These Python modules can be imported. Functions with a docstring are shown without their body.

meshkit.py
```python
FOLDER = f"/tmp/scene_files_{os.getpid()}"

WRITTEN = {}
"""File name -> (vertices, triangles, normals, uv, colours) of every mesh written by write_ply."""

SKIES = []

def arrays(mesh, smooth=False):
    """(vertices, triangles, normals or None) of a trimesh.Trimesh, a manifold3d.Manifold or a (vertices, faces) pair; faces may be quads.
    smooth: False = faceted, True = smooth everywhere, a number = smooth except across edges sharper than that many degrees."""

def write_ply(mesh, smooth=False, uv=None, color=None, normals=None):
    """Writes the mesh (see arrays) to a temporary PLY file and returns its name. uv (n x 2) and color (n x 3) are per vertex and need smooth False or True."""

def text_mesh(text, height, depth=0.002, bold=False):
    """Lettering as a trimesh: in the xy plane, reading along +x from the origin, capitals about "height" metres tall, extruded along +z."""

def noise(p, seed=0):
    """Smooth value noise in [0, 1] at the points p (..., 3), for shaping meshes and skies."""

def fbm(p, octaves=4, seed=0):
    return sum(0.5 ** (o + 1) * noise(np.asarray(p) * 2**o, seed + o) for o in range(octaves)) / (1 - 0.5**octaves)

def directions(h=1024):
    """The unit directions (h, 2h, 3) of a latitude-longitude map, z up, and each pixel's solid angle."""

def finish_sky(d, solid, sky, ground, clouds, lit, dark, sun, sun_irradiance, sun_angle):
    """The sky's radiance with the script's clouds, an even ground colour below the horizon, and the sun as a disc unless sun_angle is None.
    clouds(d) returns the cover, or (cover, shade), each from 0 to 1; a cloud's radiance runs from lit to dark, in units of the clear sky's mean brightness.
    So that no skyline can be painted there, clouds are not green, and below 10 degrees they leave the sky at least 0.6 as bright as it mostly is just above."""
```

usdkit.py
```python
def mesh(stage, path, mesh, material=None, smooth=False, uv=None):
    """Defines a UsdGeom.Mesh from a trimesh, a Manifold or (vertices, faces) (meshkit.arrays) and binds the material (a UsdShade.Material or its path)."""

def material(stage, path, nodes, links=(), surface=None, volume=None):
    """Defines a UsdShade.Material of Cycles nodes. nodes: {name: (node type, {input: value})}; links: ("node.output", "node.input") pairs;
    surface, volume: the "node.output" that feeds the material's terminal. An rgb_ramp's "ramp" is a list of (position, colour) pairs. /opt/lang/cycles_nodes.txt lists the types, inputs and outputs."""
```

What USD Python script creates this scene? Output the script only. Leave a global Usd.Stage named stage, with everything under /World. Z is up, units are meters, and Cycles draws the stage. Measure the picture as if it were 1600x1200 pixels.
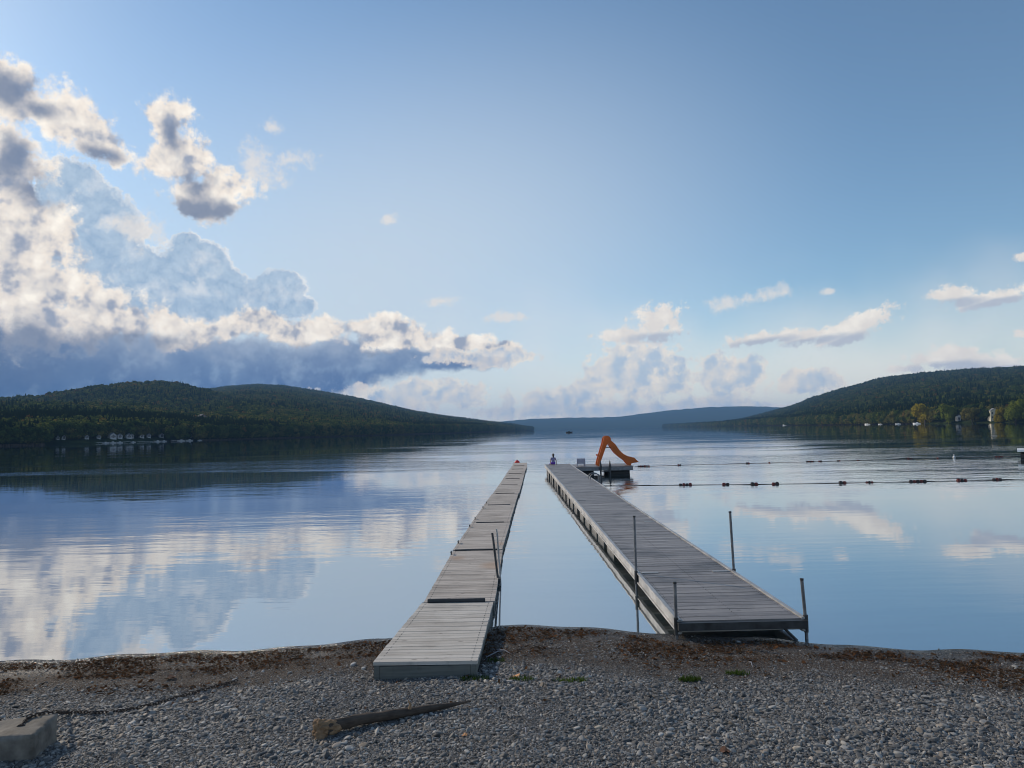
import math, random
import numpy as np
import trimesh
import manifold3d as m3
import usdkit, meshkit
from pxr import Usd, UsdGeom, UsdLux, UsdShade, Gf, Sdf, Vt

stage = Usd.Stage.CreateInMemory()
UsdGeom.SetStageUpAxis(stage, 'Z'); UsdGeom.SetStageMetersPerUnit(stage, 1.0)
UsdGeom.Xform.Define(stage, '/World'); UsdGeom.Scope.Define(stage, '/World/Looks')

# ------------------------------------------------------------------ camera
F, EYE, ROLL = 1109.0, 2.15, math.atan(0.0225)       # focal length in photo pixels, eye height over the lake
PITCH = math.atan((672.4 - 600) / F * math.cos(ROLL))
FWD = np.array([0, math.cos(PITCH), math.sin(PITCH)])
_r0 = np.array([1.0, 0, 0]); _u0 = np.cross(_r0, FWD)
RIGHT = _r0 * math.cos(ROLL) - _u0 * math.sin(ROLL); UP = _r0 * math.sin(ROLL) + _u0 * math.cos(ROLL)
cam = UsdGeom.Camera.Define(stage, '/World/camera')
cam.CreateHorizontalApertureAttr(36.0); cam.CreateVerticalApertureAttr(27.0)
cam.CreateFocalLengthAttr(36.0 * F / 1600.0)
cam.CreateClippingRangeAttr(Gf.Vec2f(0.1, 60000.0))
cam.CreateExposureAttr(EXPOSURE := 0.0)
HAZE = 1.0e-4
_m = np.eye(4); _m[0, :3] = RIGHT; _m[1, :3] = UP; _m[2, :3] = -FWD; _m[3, :3] = (0, 0, EYE)
cam.AddTransformOp().Set(Gf.Matrix4d(*_m.ravel().tolist()))

def ray(u, v):
    d = RIGHT * (u - 800) / F + UP * (600 - v) / F + FWD
    return d / np.linalg.norm(d)
def on_plane(u, v, z=0.0):
    d = ray(u, v)
    return np.array([0, 0, EYE]) + d * ((z - EYE) / d[2])
def at_depth(u, v, y):
    d = ray(u, v)
    return np.array([0, 0, EYE]) + d * (y / d[1])
def az_el(u, v):
    d = ray(u, v)
    return math.degrees(math.atan2(d[0], d[1])), math.degrees(math.asin(d[2]))

# ------------------------------------------------------------------ node graphs
class Ref(str): pass
class Graph:
    def __init__(s): s.nodes, s.links = {}, []
    def n(s, kind, out=None, **inp):
        name = f'n{len(s.nodes)}'; vals = {}
        for k, v in inp.items():
            if isinstance(v, Ref): s.links.append((str(v), f'{name}.{k}'))
            else: vals[k] = v
        s.nodes[name] = (kind, vals)
        return Ref(f'{name}.{out}') if out else name
    def math(s, op, a, b=0.0, c=0.0, clamp=False):
        return s.n('math', 'value', math_type=op, value1=a, value2=b, value3=c, use_clamp=clamp)
    def vec(s, op, a, b=(0, 0, 0), c=(0, 0, 0), scale=1.0):
        return s.n('vector_math', 'vector', math_type=op, vector1=a, vector2=b, vector3=c, scale=scale)
    def mix(s, fac, a, b, kind='mix'):
        return s.n('mix', 'color', mix_type=kind, fac=fac, color1=a, color2=b)
    def remap(s, v, a, b, c=0.0, d=1.0, kind='linear'):
        return s.n('map_range', 'result', range_type=kind, value=v, from_min=a, from_max=b, to_min=c, to_max=d, clamp=True)
    def ramp(s, fac, stops):
        return s.n('rgb_ramp', 'color', ramp=stops, fac=fac)
    def noise(s, vec, scale, detail=3, rough=0.5, out='fac', dist=0.0, dim='3D'):
        return s.n('noise_texture', out, dimensions=dim, type='fBM', use_normalize=True, vector=vec, scale=scale, detail=detail, roughness=rough, distortion=dist)
    def pos(s): return s.n('geometry', 'position')
    def make(s, name, surface=None, volume=None):
        return usdkit.material(stage, f'/World/Looks/{name}', s.nodes, s.links, surface=surface and str(surface), volume=volume and str(volume))
def srgb(r, g, b):
    return tuple((x / 255 / 12.92) if x / 255 < 0.04045 else ((x / 255 + 0.055) / 1.055) ** 2.4 for x in (r, g, b))

# ------------------------------------------------------------------ sun and sky
SUN_AZ, SUN_EL = math.radians(-50), math.radians(27)
SKY_STRENGTH, SUN_INTENSITY = 0.13, 0.85
SUN_DIR = np.array([math.sin(SUN_AZ) * math.cos(SUN_EL), math.cos(SUN_AZ) * math.cos(SUN_EL), math.sin(SUN_EL)])
sun = UsdLux.DistantLight.Define(stage, '/World/sun')
sun.CreateIntensityAttr(SUN_INTENSITY); sun.CreateAngleAttr(1.5); sun.CreateNormalizeAttr(True)
sun.CreateColorAttr(Gf.Vec3f(1.0, 0.86, 0.68))
_z = SUN_DIR; _x = np.cross([0, 0, 1.0], _z); _x /= np.linalg.norm(_x); _y = np.cross(_z, _x)
_m = np.eye(4); _m[0, :3], _m[1, :3], _m[2, :3] = _x, _y, _z
sun.AddTransformOp().Set(Gf.Matrix4d(*_m.ravel().tolist()))
# The sky: a physical sky with clouds mixed in; every cloud is a union of soft ellipses in azimuth and elevation, broken up by noise.
g = Graph()
_d = g.vec('normalize', g.pos())
_s = g.n('separate_xyz', vector=_d)
az = g.math('degrees', g.math('arctan2', Ref(_s + '.x'), Ref(_s + '.y'))); el = g.math('degrees', g.math('arcsine', Ref(_s + '.z')))
q = g.n('combine_xyz', 'vector', x=az, y=el, z=0.0)
col = g.n('sky_texture', 'color', sky_type='single_scattering', sun_disc=False, sun_elevation=SUN_EL, sun_rotation=SUN_AZ,
          altitude=200.0, air_density=1.0, aerosol_density=0.26, ozone_density=2.4)
col = g.mix(1.0, col, (0.95, 1.03, 1.0), 'multiply')
def qn(scale, detail, rough, off=(0, 0, 0), sx=1.0):
    v = g.n('mapping', 'vector', mapping_type='point', vector=q, location=off, scale=(sx, 1.0, 1.0))
    return g.noise(v, scale, detail, rough, dim='2D')
def field(cells, base, k=0.25):
    f = None
    for cell in cells:
        u, v, ru, rv = cell[:4]; rot = cell[4] if len(cell) > 4 else 0.0
        a, e = az_el(u, v); s = math.degrees(1 / F) * math.cos(math.radians(a)) ** 0.9
        m = g.n('mapping', 'vector', mapping_type='texture', vector=base, location=(a, e, 0), rotation=(0, 0, math.radians(rot)), scale=(ru * s, rv * s, 1.0))
        t = g.math('subtract', 1.0, g.n('vector_math', 'value', math_type='length', vector1=m))
        f = t if f is None else g.math('smoothmax', f, t, k)
    return f
def tint(r, gg, b): return tuple(c / SKY_STRENGTH for c in srgb(r, gg, b))
def lay(cover, colour, amount=1.0):
    global col
    col = g.mix(g.math('multiply', cover, amount), col, colour)
wn = g.n('noise_texture', 'color', dimensions='2D', vector=q, scale=0.2, detail=3.0, roughness=0.55)
warp = g.vec('multiply_add', g.vec('subtract', wn, (0.5, 0.5, 0.5)), (2.6, 1.8, 0.0), q)
fine = qn(0.45, 9, 0.62); fine_s = qn(0.45, 3, 0.6, off=(-0.9, 0.7, 0)); fine2 = qn(1.25, 6, 0.66)
big = qn(0.15, 2, 0.5)
puff = g.n('voronoi_texture', 'distance', dimensions='2D', feature='smooth_f1', vector=warp, scale=0.85, detail=3.0, roughness=0.6, lacunarity=2.4, smoothness=0.25, use_normalize=True)
relief = g.math('subtract', fine, fine_s)
relief2 = g.math('subtract', qn(0.24, 4, 0.6), qn(0.24, 3, 0.6, off=(-0.5, 0.4, 0)))
nf2 = g.math('subtract', fine2, 0.5); nf = g.math('subtract', fine, 0.5); nb = g.math('subtract', big, 0.5); npuff = g.math('subtract', 0.40, puff)
def addn(f, a, b, c, e=0.0):
    f = g.math('multiply_add', nf2, e, f) if e else f
    t = g.math('multiply_add', nf, a, f) if a else f
    t = g.math('multiply_add', nb, b, t) if b else t
    return g.math('multiply_add', npuff, c, t) if c else t
# 0. thin veil low over the horizon and across the middle
lay(g.remap(g.math('multiply_add', nb, 6.0, el), -1.0, 13.0, 0.95, 0.0, kind='smoothstep'), tuple(1.12 * c for c in tint(250, 238, 226)), 0.78)
lay(g.remap(g.n('vector_math', 'value', math_type='length', vector1=g.n('mapping', 'vector', mapping_type='texture', vector=q, location=(-13, 10, 0), rotation=(0, 0, 0.3), scale=(44, 24, 1))), 0.0, 1.0, 1.0, 0.0, kind='smoothstep'), tint(206, 218, 229), 0.82)
# 1. far shaded towers with bright rims behind the left-hand mass
t = addn(field([(112, 300, 55, 55), (155, 365, 66, 72), (205, 440, 70, 60), (90, 410, 110, 90), (292, 383, 22, 24), (308, 412, 52, 38), (262, 440, 50, 50),
                (352, 445, 35, 30), (437, 448, 42, 28), (400, 470, 70, 34), (330, 475, 130, 36), (455, 478, 40, 20)], q, 0.12), 0.45, 0.1, 0.5, 0.55)
cov = g.remap(t, -0.02, 0.11, kind='smoothstep')
rim = g.math('multiply', g.remap(t, 0.02, 0.22, 1.0, 0.0), g.remap(g.math('add', fine, g.math('multiply', big, 0.6)), 0.50, 0.90))
c = g.mix(g.remap(npuff, -0.25, 0.25), tint(140, 170, 202), tint(184, 204, 224))
c = g.mix(g.remap(g.math('add', relief, g.math('multiply', relief2, 0.8)), 0.0, 0.34), c, tint(216, 224, 233))
c = g.mix(rim, c, tint(255, 252, 248))
lay(cov, c, 0.97)
# 2. dark rain-blue base along the left
t = addn(field([(60, 590, 400, 115), (360, 582, 230, 62), (560, 562, 150, 34), (700, 566, 105, 17), (470, 592, 130, 30), (0, 660, 620, 120), (-500, 590, 500, 150)], warp), 0.7, 0.3, 0.1, 0.25)
cov = g.remap(t, -0.12, 0.34, kind='smoothstep')
c = g.mix(g.remap(g.math('multiply_add', nf, 4.0, el), 2.6, 7.4), tint(38, 82, 142), tint(142, 162, 190))
c = g.mix(g.remap(g.math('multiply_add', nb, 1.0, g.math('multiply', nf, 0.7)), -0.10, 0.25, 0.0, 0.5), c, tint(92, 124, 168))
c = g.mix(g.remap(g.math('multiply_add', relief2, 0.8, g.math('multiply', relief, 0.7)), 0.02, 0.34), c, tint(140, 164, 194))
c = g.mix(g.remap(g.math('multiply_add', nf, 5.0, el), 5.0, 8.8, 0.0, 0.8, kind='smoothstep'), c, tint(172, 182, 200))
c = g.mix(g.remap(az, -36.0, -26.0, 0.55, 0.0), c, tint(44, 70, 116))
lay(cov, c, 0.97)
# 3. sunlit cream heaps in front, thick parts grey
t = addn(field([(10, 150, 70, 55), (95, 185, 75, 36, -12), (150, 212, 45, 28, -30), (10, 260, 60, 75), (20, 370, 75, 80), (60, 440, 95, 55), (140, 480, 80, 36),
         (40, 500, 150, 46), (215, 502, 70, 30), (270, 528, 45, 20), (330, 515, 75, 18), (405, 510, 60, 20), (470, 516, 60, 20), (590, 510, 60, 20), (620, 530, 85, 22),
         (700, 538, 70, 15), (775, 545, 42, 11), (262, 200, 34, 40), (285, 255, 55, 40), (325, 300, 62, 36), (250, 240, 26, 42), (-200, 330, 200, 190), (-520, 300, 260, 150)], warp, 0.2), 1.9, 0.3, 0.35, 0.8)
cov = g.remap(t, -0.20, 0.34, kind='smoothstep')
core = addn(field([(15, 145, 56, 36), (62, 172, 40, 20), (24, 248, 38, 46), (60, 300, 34, 34), (60, 540, 180, 40), (200, 534, 90, 24), (300, 320, 56, 20), (268, 214, 24, 28),
                   (305, 286, 34, 26), (350, 327, 38, 16), (160, 235, 34, 16), (400, 545, 150, 14), (620, 558, 110, 10), (-250, 330, 170, 130)], warp, 0.25), 1.5, 0.3, 0.2)
c = g.mix(g.remap(t, 0.2, 1.0), tint(253, 241, 227), tint(232, 225, 218))
sh = g.math('multiply_add', relief2, 1.1, g.math('multiply_add', relief, 1.0, g.math('multiply', t, -0.10)))
c = g.mix(g.remap(sh, -0.34, 0.0, kind='smoothstep'), tint(158, 167, 186), c)
c = g.mix(g.remap(sh, -0.02, 0.28), c, tuple(1.12 * k for k in tint(255, 247, 234)))
c = g.mix(g.math('multiply', g.remap(core, -0.15, 0.85, kind='smoothstep'), 0.92), c, tint(120, 134, 160))
lay(cov, c, 0.97)
# 4. thin wisps
t = addn(field([(405, 255, 45, 38), (452, 250, 42, 16), (424, 198, 22, 12), (215, 355, 50, 30), (608, 342, 15, 9), (1165, 468, 62, 12, 8), (792, 496, 50, 11),
                (1295, 456, 12, 6), (690, 470, 30, 10)], q), 2.6, 0.4, 0.2, 1.6)
lay(g.remap(t, -0.05, 1.05, kind='smoothstep'), tint(236, 230, 224), 0.75)
# 5. pale far heaps over the water
t = addn(field([(1000, 580, 95, 48), (1135, 585, 55, 38), (640, 618, 140, 24), (880, 622, 90, 22), (1260, 594, 75, 20), (1000, 640, 260, 18), (760, 560, 90, 18)], warp), 1.3, 0.3, 0.6, 0.8)
cov = g.remap(t, -0.02, 0.25, kind='smoothstep')
c = g.mix(g.remap(g.math('multiply_add', relief, 1.6, t), -0.05, 0.55), tint(252, 240, 224), tint(178, 196, 217))
c = g.mix(g.remap(relief2, -0.10, 0.16), c, tint(250, 236, 220))
lay(cov, c, 0.8)
# 6. small sunlit cumulus on the right, grey underneath
t = addn(field([(1024, 508, 38, 30), (980, 524, 46, 13), (1044, 500, 18, 18), (1190, 529, 55, 10, 5), (1262, 524, 58, 13, 6), (1345, 508, 44, 17, 20), (1300, 530, 42, 12),
                (1486, 460, 30, 15), (1550, 465, 60, 11, 6), (1480, 560, 55, 17), (1545, 570, 45, 12), (1425, 576, 30, 8), (1600, 400, 14, 8), (1598, 522, 14, 8), (1720, 500, 70, 20), (1850, 560, 90, 24)], q, 0.15), 1.7, 0.2, 0.8, 1.9)
cov = g.remap(t, -0.18, 0.45, kind='smoothstep')
low = addn(field([(1030, 528, 60, 10), (1190, 536, 60, 8, 5), (1262, 535, 60, 8, 6), (1318, 536, 50, 11, 14), (1490, 474, 40, 9), (1560, 474, 60, 8, 6), (1480, 574, 60, 10), (1545, 580, 50, 8), (1720, 512, 70, 12), (1850, 576, 90, 14)], q, 0.2), 1.2, 0.2, 0.2)
c = g.mix(g.remap(relief, -0.10, 0.25), tint(236, 228, 220), tint(255, 247, 235))
c = g.mix(g.math('multiply', g.remap(low, -0.35, 0.6, kind='smoothstep'), 0.8), c, tint(168, 180, 200))
lay(cov, c, 0.92)
# 7. scattered cloud of the same kind all round outside the view
t = addn(g.math('subtract', g.remap(g.math('absolute', g.math('subtract', az, 2.0)), 41.0, 60.0, -1.8, -0.1), g.remap(el, 25.0, 60.0, 0.0, 0.4)), 1.2, 2.2, 0.4)
cov = g.remap(t, 0.0, 0.4, kind='smoothstep')
c = g.mix(g.remap(g.math('multiply_add', relief, -1.2, t), 0.05, 0.7), tint(240, 228, 214), tint(165, 178, 200))
lay(cov, c, 0.85)
sky_look = g.make('sky_look', surface=g.n('background_shader', 'background', color=col, strength=SKY_STRENGTH))
dome = UsdLux.DomeLight.Define(stage, '/World/sky')
dome.CreateIntensityAttr(1.0)
UsdShade.MaterialBindingAPI.Apply(dome.GetPrim()).Bind(sky_look)
dome.GetPrim().SetCustomDataByKey('kind', 'structure')
# ------------------------------------------------------------------ helpers for prims
_used = {}
def path_for(name, parent='/World'):
    k = (parent, name); n = _used.get(k, 0); _used[k] = n + 1
    return f'{parent}/{name}' + (f'_{n:03d}' if n else '')
def tag(prim, label=None, cat=None, group=None, kind=None):
    for k, v in (('label', label), ('category', cat), ('group', group), ('kind', kind)):
        if v: prim.SetCustomDataByKey(k, v)
    return prim
def thing(name, label, cat, loc=(0, 0, 0), rotz=0.0, group=None, kind=None):
    x = UsdGeom.Xform.Define(stage, path_for(name))
    x.AddTranslateOp().Set(Gf.Vec3d(*map(float, loc)))
    if rotz: x.AddRotateZOp().Set(float(math.degrees(rotz)))
    return tag(x.GetPrim(), label, cat, group, kind)
def part(name, mesh, mat, parent, smooth=False, label=None):
    p = str(parent.GetPath()) if not isinstance(parent, str) else parent
    m = usdkit.mesh(stage, path_for(name, p), mesh, mat, smooth=smooth)
    return tag(m.GetPrim(), label)
def solo(name, mesh, mat, label=None, cat=None, group=None, kind=None, smooth=False):
    m = usdkit.mesh(stage, path_for(name), mesh, mat, smooth=smooth)
    return tag(m.GetPrim(), label, cat, group, kind)
def copy_of(src, name, loc, rotz=0.0, scale=1.0, label=None, group=None, cat=None):
    x = UsdGeom.Xform.Define(stage, path_for(name))
    x.GetPrim().GetReferences().AddInternalReference(src.GetPath())
    x.ClearXformOpOrder()
    x.AddTranslateOp().Set(Gf.Vec3d(*map(float, loc))); x.AddRotateZOp().Set(float(math.degrees(rotz)))
    x.GetPrim().SetInstanceable(True)
    return tag(x.GetPrim(), label, cat, group)
def box(sx, sy, sz, at=(0, 0, 0), chamfer=0.0, rot=None):
    """A box, its edges cut when chamfer is given."""
    if chamfer:
        c = chamfer; pts = []
        for a in (-1, 1):
            for b in (-1, 1):
                for d in (-1, 1):
                    x, y, z = a * sx / 2, b * sy / 2, d * sz / 2
                    pts += [(x - a * c, y, z), (x, y - b * c, z), (x, y, z - d * c)]
        m = trimesh.convex.convex_hull(np.array(pts))
    else: m = trimesh.creation.box([sx, sy, sz])
    if rot is not None: m.apply_transform(rot)
    m.apply_translation(at); return m
def rotm(deg, axis): return trimesh.transformations.rotation_matrix(math.radians(deg), axis)
def tube(points, radius, sides=8, cap=True):
    p = np.asarray(points, float); n = len(p)
    r = np.broadcast_to(np.asarray(radius, float), (n,))
    t = np.gradient(p, axis=0); t /= np.linalg.norm(t, axis=1, keepdims=True) + 1e-12
    ref = np.array([0, 0, 1.0]) if abs(t[:, 2]).mean() < 0.85 else np.array([1.0, 0, 0])
    a = np.cross(t, ref); a /= np.linalg.norm(a, axis=1, keepdims=True) + 1e-12; b = np.cross(t, a)
    th = np.arange(sides) * 2 * np.pi / sides
    v = (p[:, None] + r[:, None, None] * (np.cos(th)[None, :, None] * a[:, None] + np.sin(th)[None, :, None] * b[:, None])).reshape(-1, 3)
    f = []
    for i in range(n - 1):
        for j in range(sides):
            k = (j + 1) % sides
            f += [[i * sides + j, (i + 1) * sides + k, i * sides + k], [i * sides + j, (i + 1) * sides + j, (i + 1) * sides + k]]
    if cap:
        v = np.vstack([v, p[0], p[-1]]); c0, c1 = n * sides, n * sides + 1
        for j in range(sides):
            k = (j + 1) % sides
            f += [[c0, j, k], [c1, (n - 1) * sides + k, (n - 1) * sides + j]]
    m = trimesh.Trimesh(v, np.array(f), process=False); m.fix_normals(); return m
def joined(*ms): return trimesh.util.concatenate([m for m in ms])
rng = np.random.default_rng(7); random.seed(7)

# ------------------------------------------------------------------ materials
def wood_look(name, dark, mid, light, rough=0.75, stain=0.35, spec=0.35, rust=()):
    g = Graph(); p = g.pos(); rnd = g.n('object_info', 'random')
    off = g.n('combine_xyz', 'vector', x=g.math('multiply', rnd, 37.0), y=g.math('multiply', rnd, 11.0), z=0.0)
    pp = g.vec('add', p, off)
    grain = g.noise(g.n('mapping', 'vector', mapping_type='point', vector=pp, scale=(2.2, 60.0, 60.0)), 1.0, 5, 0.65)
    patch = g.noise(p, 1.3, 4, 0.6)
    tone = g.math('multiply_add', rnd, 0.30, g.math('multiply', grain, 0.95))
    c = g.ramp(tone, [(0.15, dark), (0.5, mid), (0.95, light)])
    c = g.mix(g.math('multiply', g.remap(patch, 0.50, 0.72), stain), c, dark)
    knot = g.n('voronoi_texture', 'distance', dimensions='3D', feature='f1', vector=g.n('mapping', 'vector', mapping_type='point', vector=pp, scale=(3.0, 6.0, 6.0)), scale=1.0)
    c = g.mix(g.remap(knot, 0.05, 0.10, 0.7, 0.0), c, tuple(x * 0.4 for x in dark))
    if rust:
        for (cx, cy, cr) in rust:
            dd = g.n('vector_math', 'value', math_type='length', vector1=g.n('mapping', 'vector', mapping_type='texture', vector=p, location=(cx, cy, 0.1), scale=(cr, cr * 1.6, 1.0)))
            c = g.mix(g.math('multiply', g.remap(g.math('multiply_add', g.math('subtract', patch, 0.5), 2.0, dd), 0.3, 1.0, 1.0, 0.0), 0.38), c, (0.36, 0.17, 0.055))
    blot = g.noise(g.n('mapping', 'vector', mapping_type='point', vector=p, scale=(3.0, 8.0, 1.0)), 1.0, 6, 0.7)
    c = g.mix(g.remap(blot, 0.58, 0.75, 0.0, 0.55), c, tuple(x * 0.75 for x in dark))
    h = g.n('bump', 'normal', height=grain, strength=0.5, distance=0.004)
    return g.make(name, g.n('principled_bsdf', 'BSDF', base_color=c, roughness=rough, specular_ior_level=spec, normal=h))
def plain_look(name, colour, rough=0.5, metallic=0.0, var=0.25, scale=6.0, spec=0.5, bump=0.0, second=None):
    g = Graph(); p = g.pos(); n = g.noise(p, scale, 5, 0.62)
    c = g.mix(g.remap(n, 0.35, 0.7), tuple(x * (1 - var) for x in colour), second or tuple(min(1, x * (1 + var)) for x in colour))
    kw = dict(base_color=c, roughness=g.remap(n, 0.2, 0.8, max(0.02, rough - 0.12), min(1, rough + 0.12)), metallic=metallic, specular_ior_level=spec)
    if bump: kw['normal'] = g.n('bump', 'normal', height=g.noise(p, scale * 6, 4, 0.6), strength=0.6, distance=bump)
    return g.make(name, g.n('principled_bsdf', 'BSDF', **kw))
M = {}
M['pale_wood'] = wood_look('pale_weathered_wood', (0.16, 0.135, 0.115), (0.42, 0.39, 0.35), (0.60, 0.57, 0.53), stain=0.45, rust=[(-0.33, 11.0, 0.26), (-0.95, 11.7, 0.16), (-0.30, 13.1, 0.14)])
M['tan_wood'] = wood_look('tan_weathered_wood', (0.15, 0.125, 0.107), (0.39, 0.345, 0.305), (0.55, 0.50, 0.45), stain=0.5, rust=[(-0.33, 11.0, 0.26), (-0.95, 11.7, 0.16), (-0.30, 13.1, 0.14)])
M['dark_wood'] = wood_look('dark_weathered_wood', (0.045, 0.039, 0.037), (0.15, 0.132, 0.125), (0.34, 0.31, 0.295), rough=0.48, stain=0.75, spec=0.6)
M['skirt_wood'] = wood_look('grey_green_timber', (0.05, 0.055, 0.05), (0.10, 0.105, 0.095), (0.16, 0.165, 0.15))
M['aluminium'] = plain_look('weathered_aluminium', (0.40, 0.395, 0.39), 0.5, 0.4, var=0.3, scale=2.2)
M['steel'] = plain_look('galvanised_post', (0.16, 0.165, 0.175), 0.45, 0.6, var=0.35, scale=9.0)
M['dark_steel'] = plain_look('dark_steel', (0.05, 0.052, 0.055), 0.5, 0.4, var=0.4, scale=9.0)
M['rubber'] = plain_look('black_rubber', (0.018, 0.019, 0.021), 0.55, var=0.3, scale=12.0)
M['orange'] = plain_look('orange_plastic', (0.52, 0.105, 0.010), 0.4, var=0.14, scale=3.0)
def plastic_look(name, colour, trans):
    g = Graph(); n = g.noise(g.pos(), 3.0, 4, 0.6); c = g.mix(g.remap(n, 0.35, 0.7), tuple(x * 0.86 for x in colour), colour)
    a = g.n('principled_bsdf', 'BSDF', base_color=c, roughness=0.38); b_ = g.n('translucent_bsdf', 'BSDF', color=c)
    return g.make(name, g.n('mix_closure', 'closure', fac=trans, closure1=a, closure2=b_))
M['orange'] = plastic_look('orange_translucent_plastic', (0.66, 0.175, 0.026), 0.32)
M['red'] = plain_look('red_plastic', (0.55, 0.025, 0.02), 0.4, var=0.15)
M['float_red'] = plain_look('dull_red_float', (0.13, 0.022, 0.016), 0.45, var=0.3, scale=20)
M['float_dark'] = plain_look('dark_float', (0.03, 0.022, 0.02), 0.45, var=0.3, scale=20)
M['rope'] = plain_look('wet_rope', (0.05, 0.048, 0.045), 0.7, var=0.3, scale=60)
M['white'] = plain_look('white_paint', (0.78, 0.78, 0.76), 0.5, var=0.06)
M['concrete'] = plain_look('rough_concrete', (0.17, 0.155, 0.135), 0.9, var=0.42, scale=9.0, spec=0.2, bump=0.006)
M['rust'] = plain_look('rusty_iron', (0.045, 0.032, 0.026), 0.8, 0.2, var=0.5, scale=40, bump=0.003)
M['grey_plastic'] = plain_look('pale_violet_plastic', (0.30, 0.30, 0.37), 0.5, var=0.12)
def float_look():
    g = Graph(); p = g.pos()
    rib = g.n('wave_texture', 'fac', wave_type='bands', bands_direction='y', profile='sine', vector=p, scale=4.5, distortion=1.5, detail=2.0)
    n = g.noise(g.n('mapping', 'vector', mapping_type='point', vector=p, scale=(4, 14, 3)), 1.0, 5, 0.7)
    c = g.ramp(g.math('multiply_add', rib, 0.25, n), [(0.35, (0.035, 0.034, 0.032)), (0.6, (0.13, 0.125, 0.12)), (0.9, (0.26, 0.25, 0.24))])
    return g.make('stained_float', g.n('principled_bsdf', 'BSDF', base_color=c, roughness=0.65))
M['dock_float'] = float_look()
def driftwood_look(name, dark, light):
    g = Graph(); p = g.n('texture_coordinate', 'object')
    n = g.noise(g.n('mapping', 'vector', mapping_type='point', vector=p, scale=(5.0, 70.0, 70.0)), 1.0, 6, 0.65)
    m_ = g.noise(p, 9.0, 4, 0.6)
    c = g.ramp(g.math('multiply_add', m_, 0.5, g.math('multiply', n, 0.6)), [(0.3, dark), (0.75, light)])
    return g.make(name, g.n('principled_bsdf', 'BSDF', base_color=c, roughness=0.85, specular_ior_level=0.25, normal=g.n('bump', 'normal', height=n, strength=0.9, distance=0.008)))
M['drift'] = driftwood_look('driftwood_bark', (0.022, 0.017, 0.014), (0.11, 0.085, 0.068))
M['drift_root'] = driftwood_look('driftwood_root', (0.07, 0.040, 0.024), (0.40, 0.26, 0.15))
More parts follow.
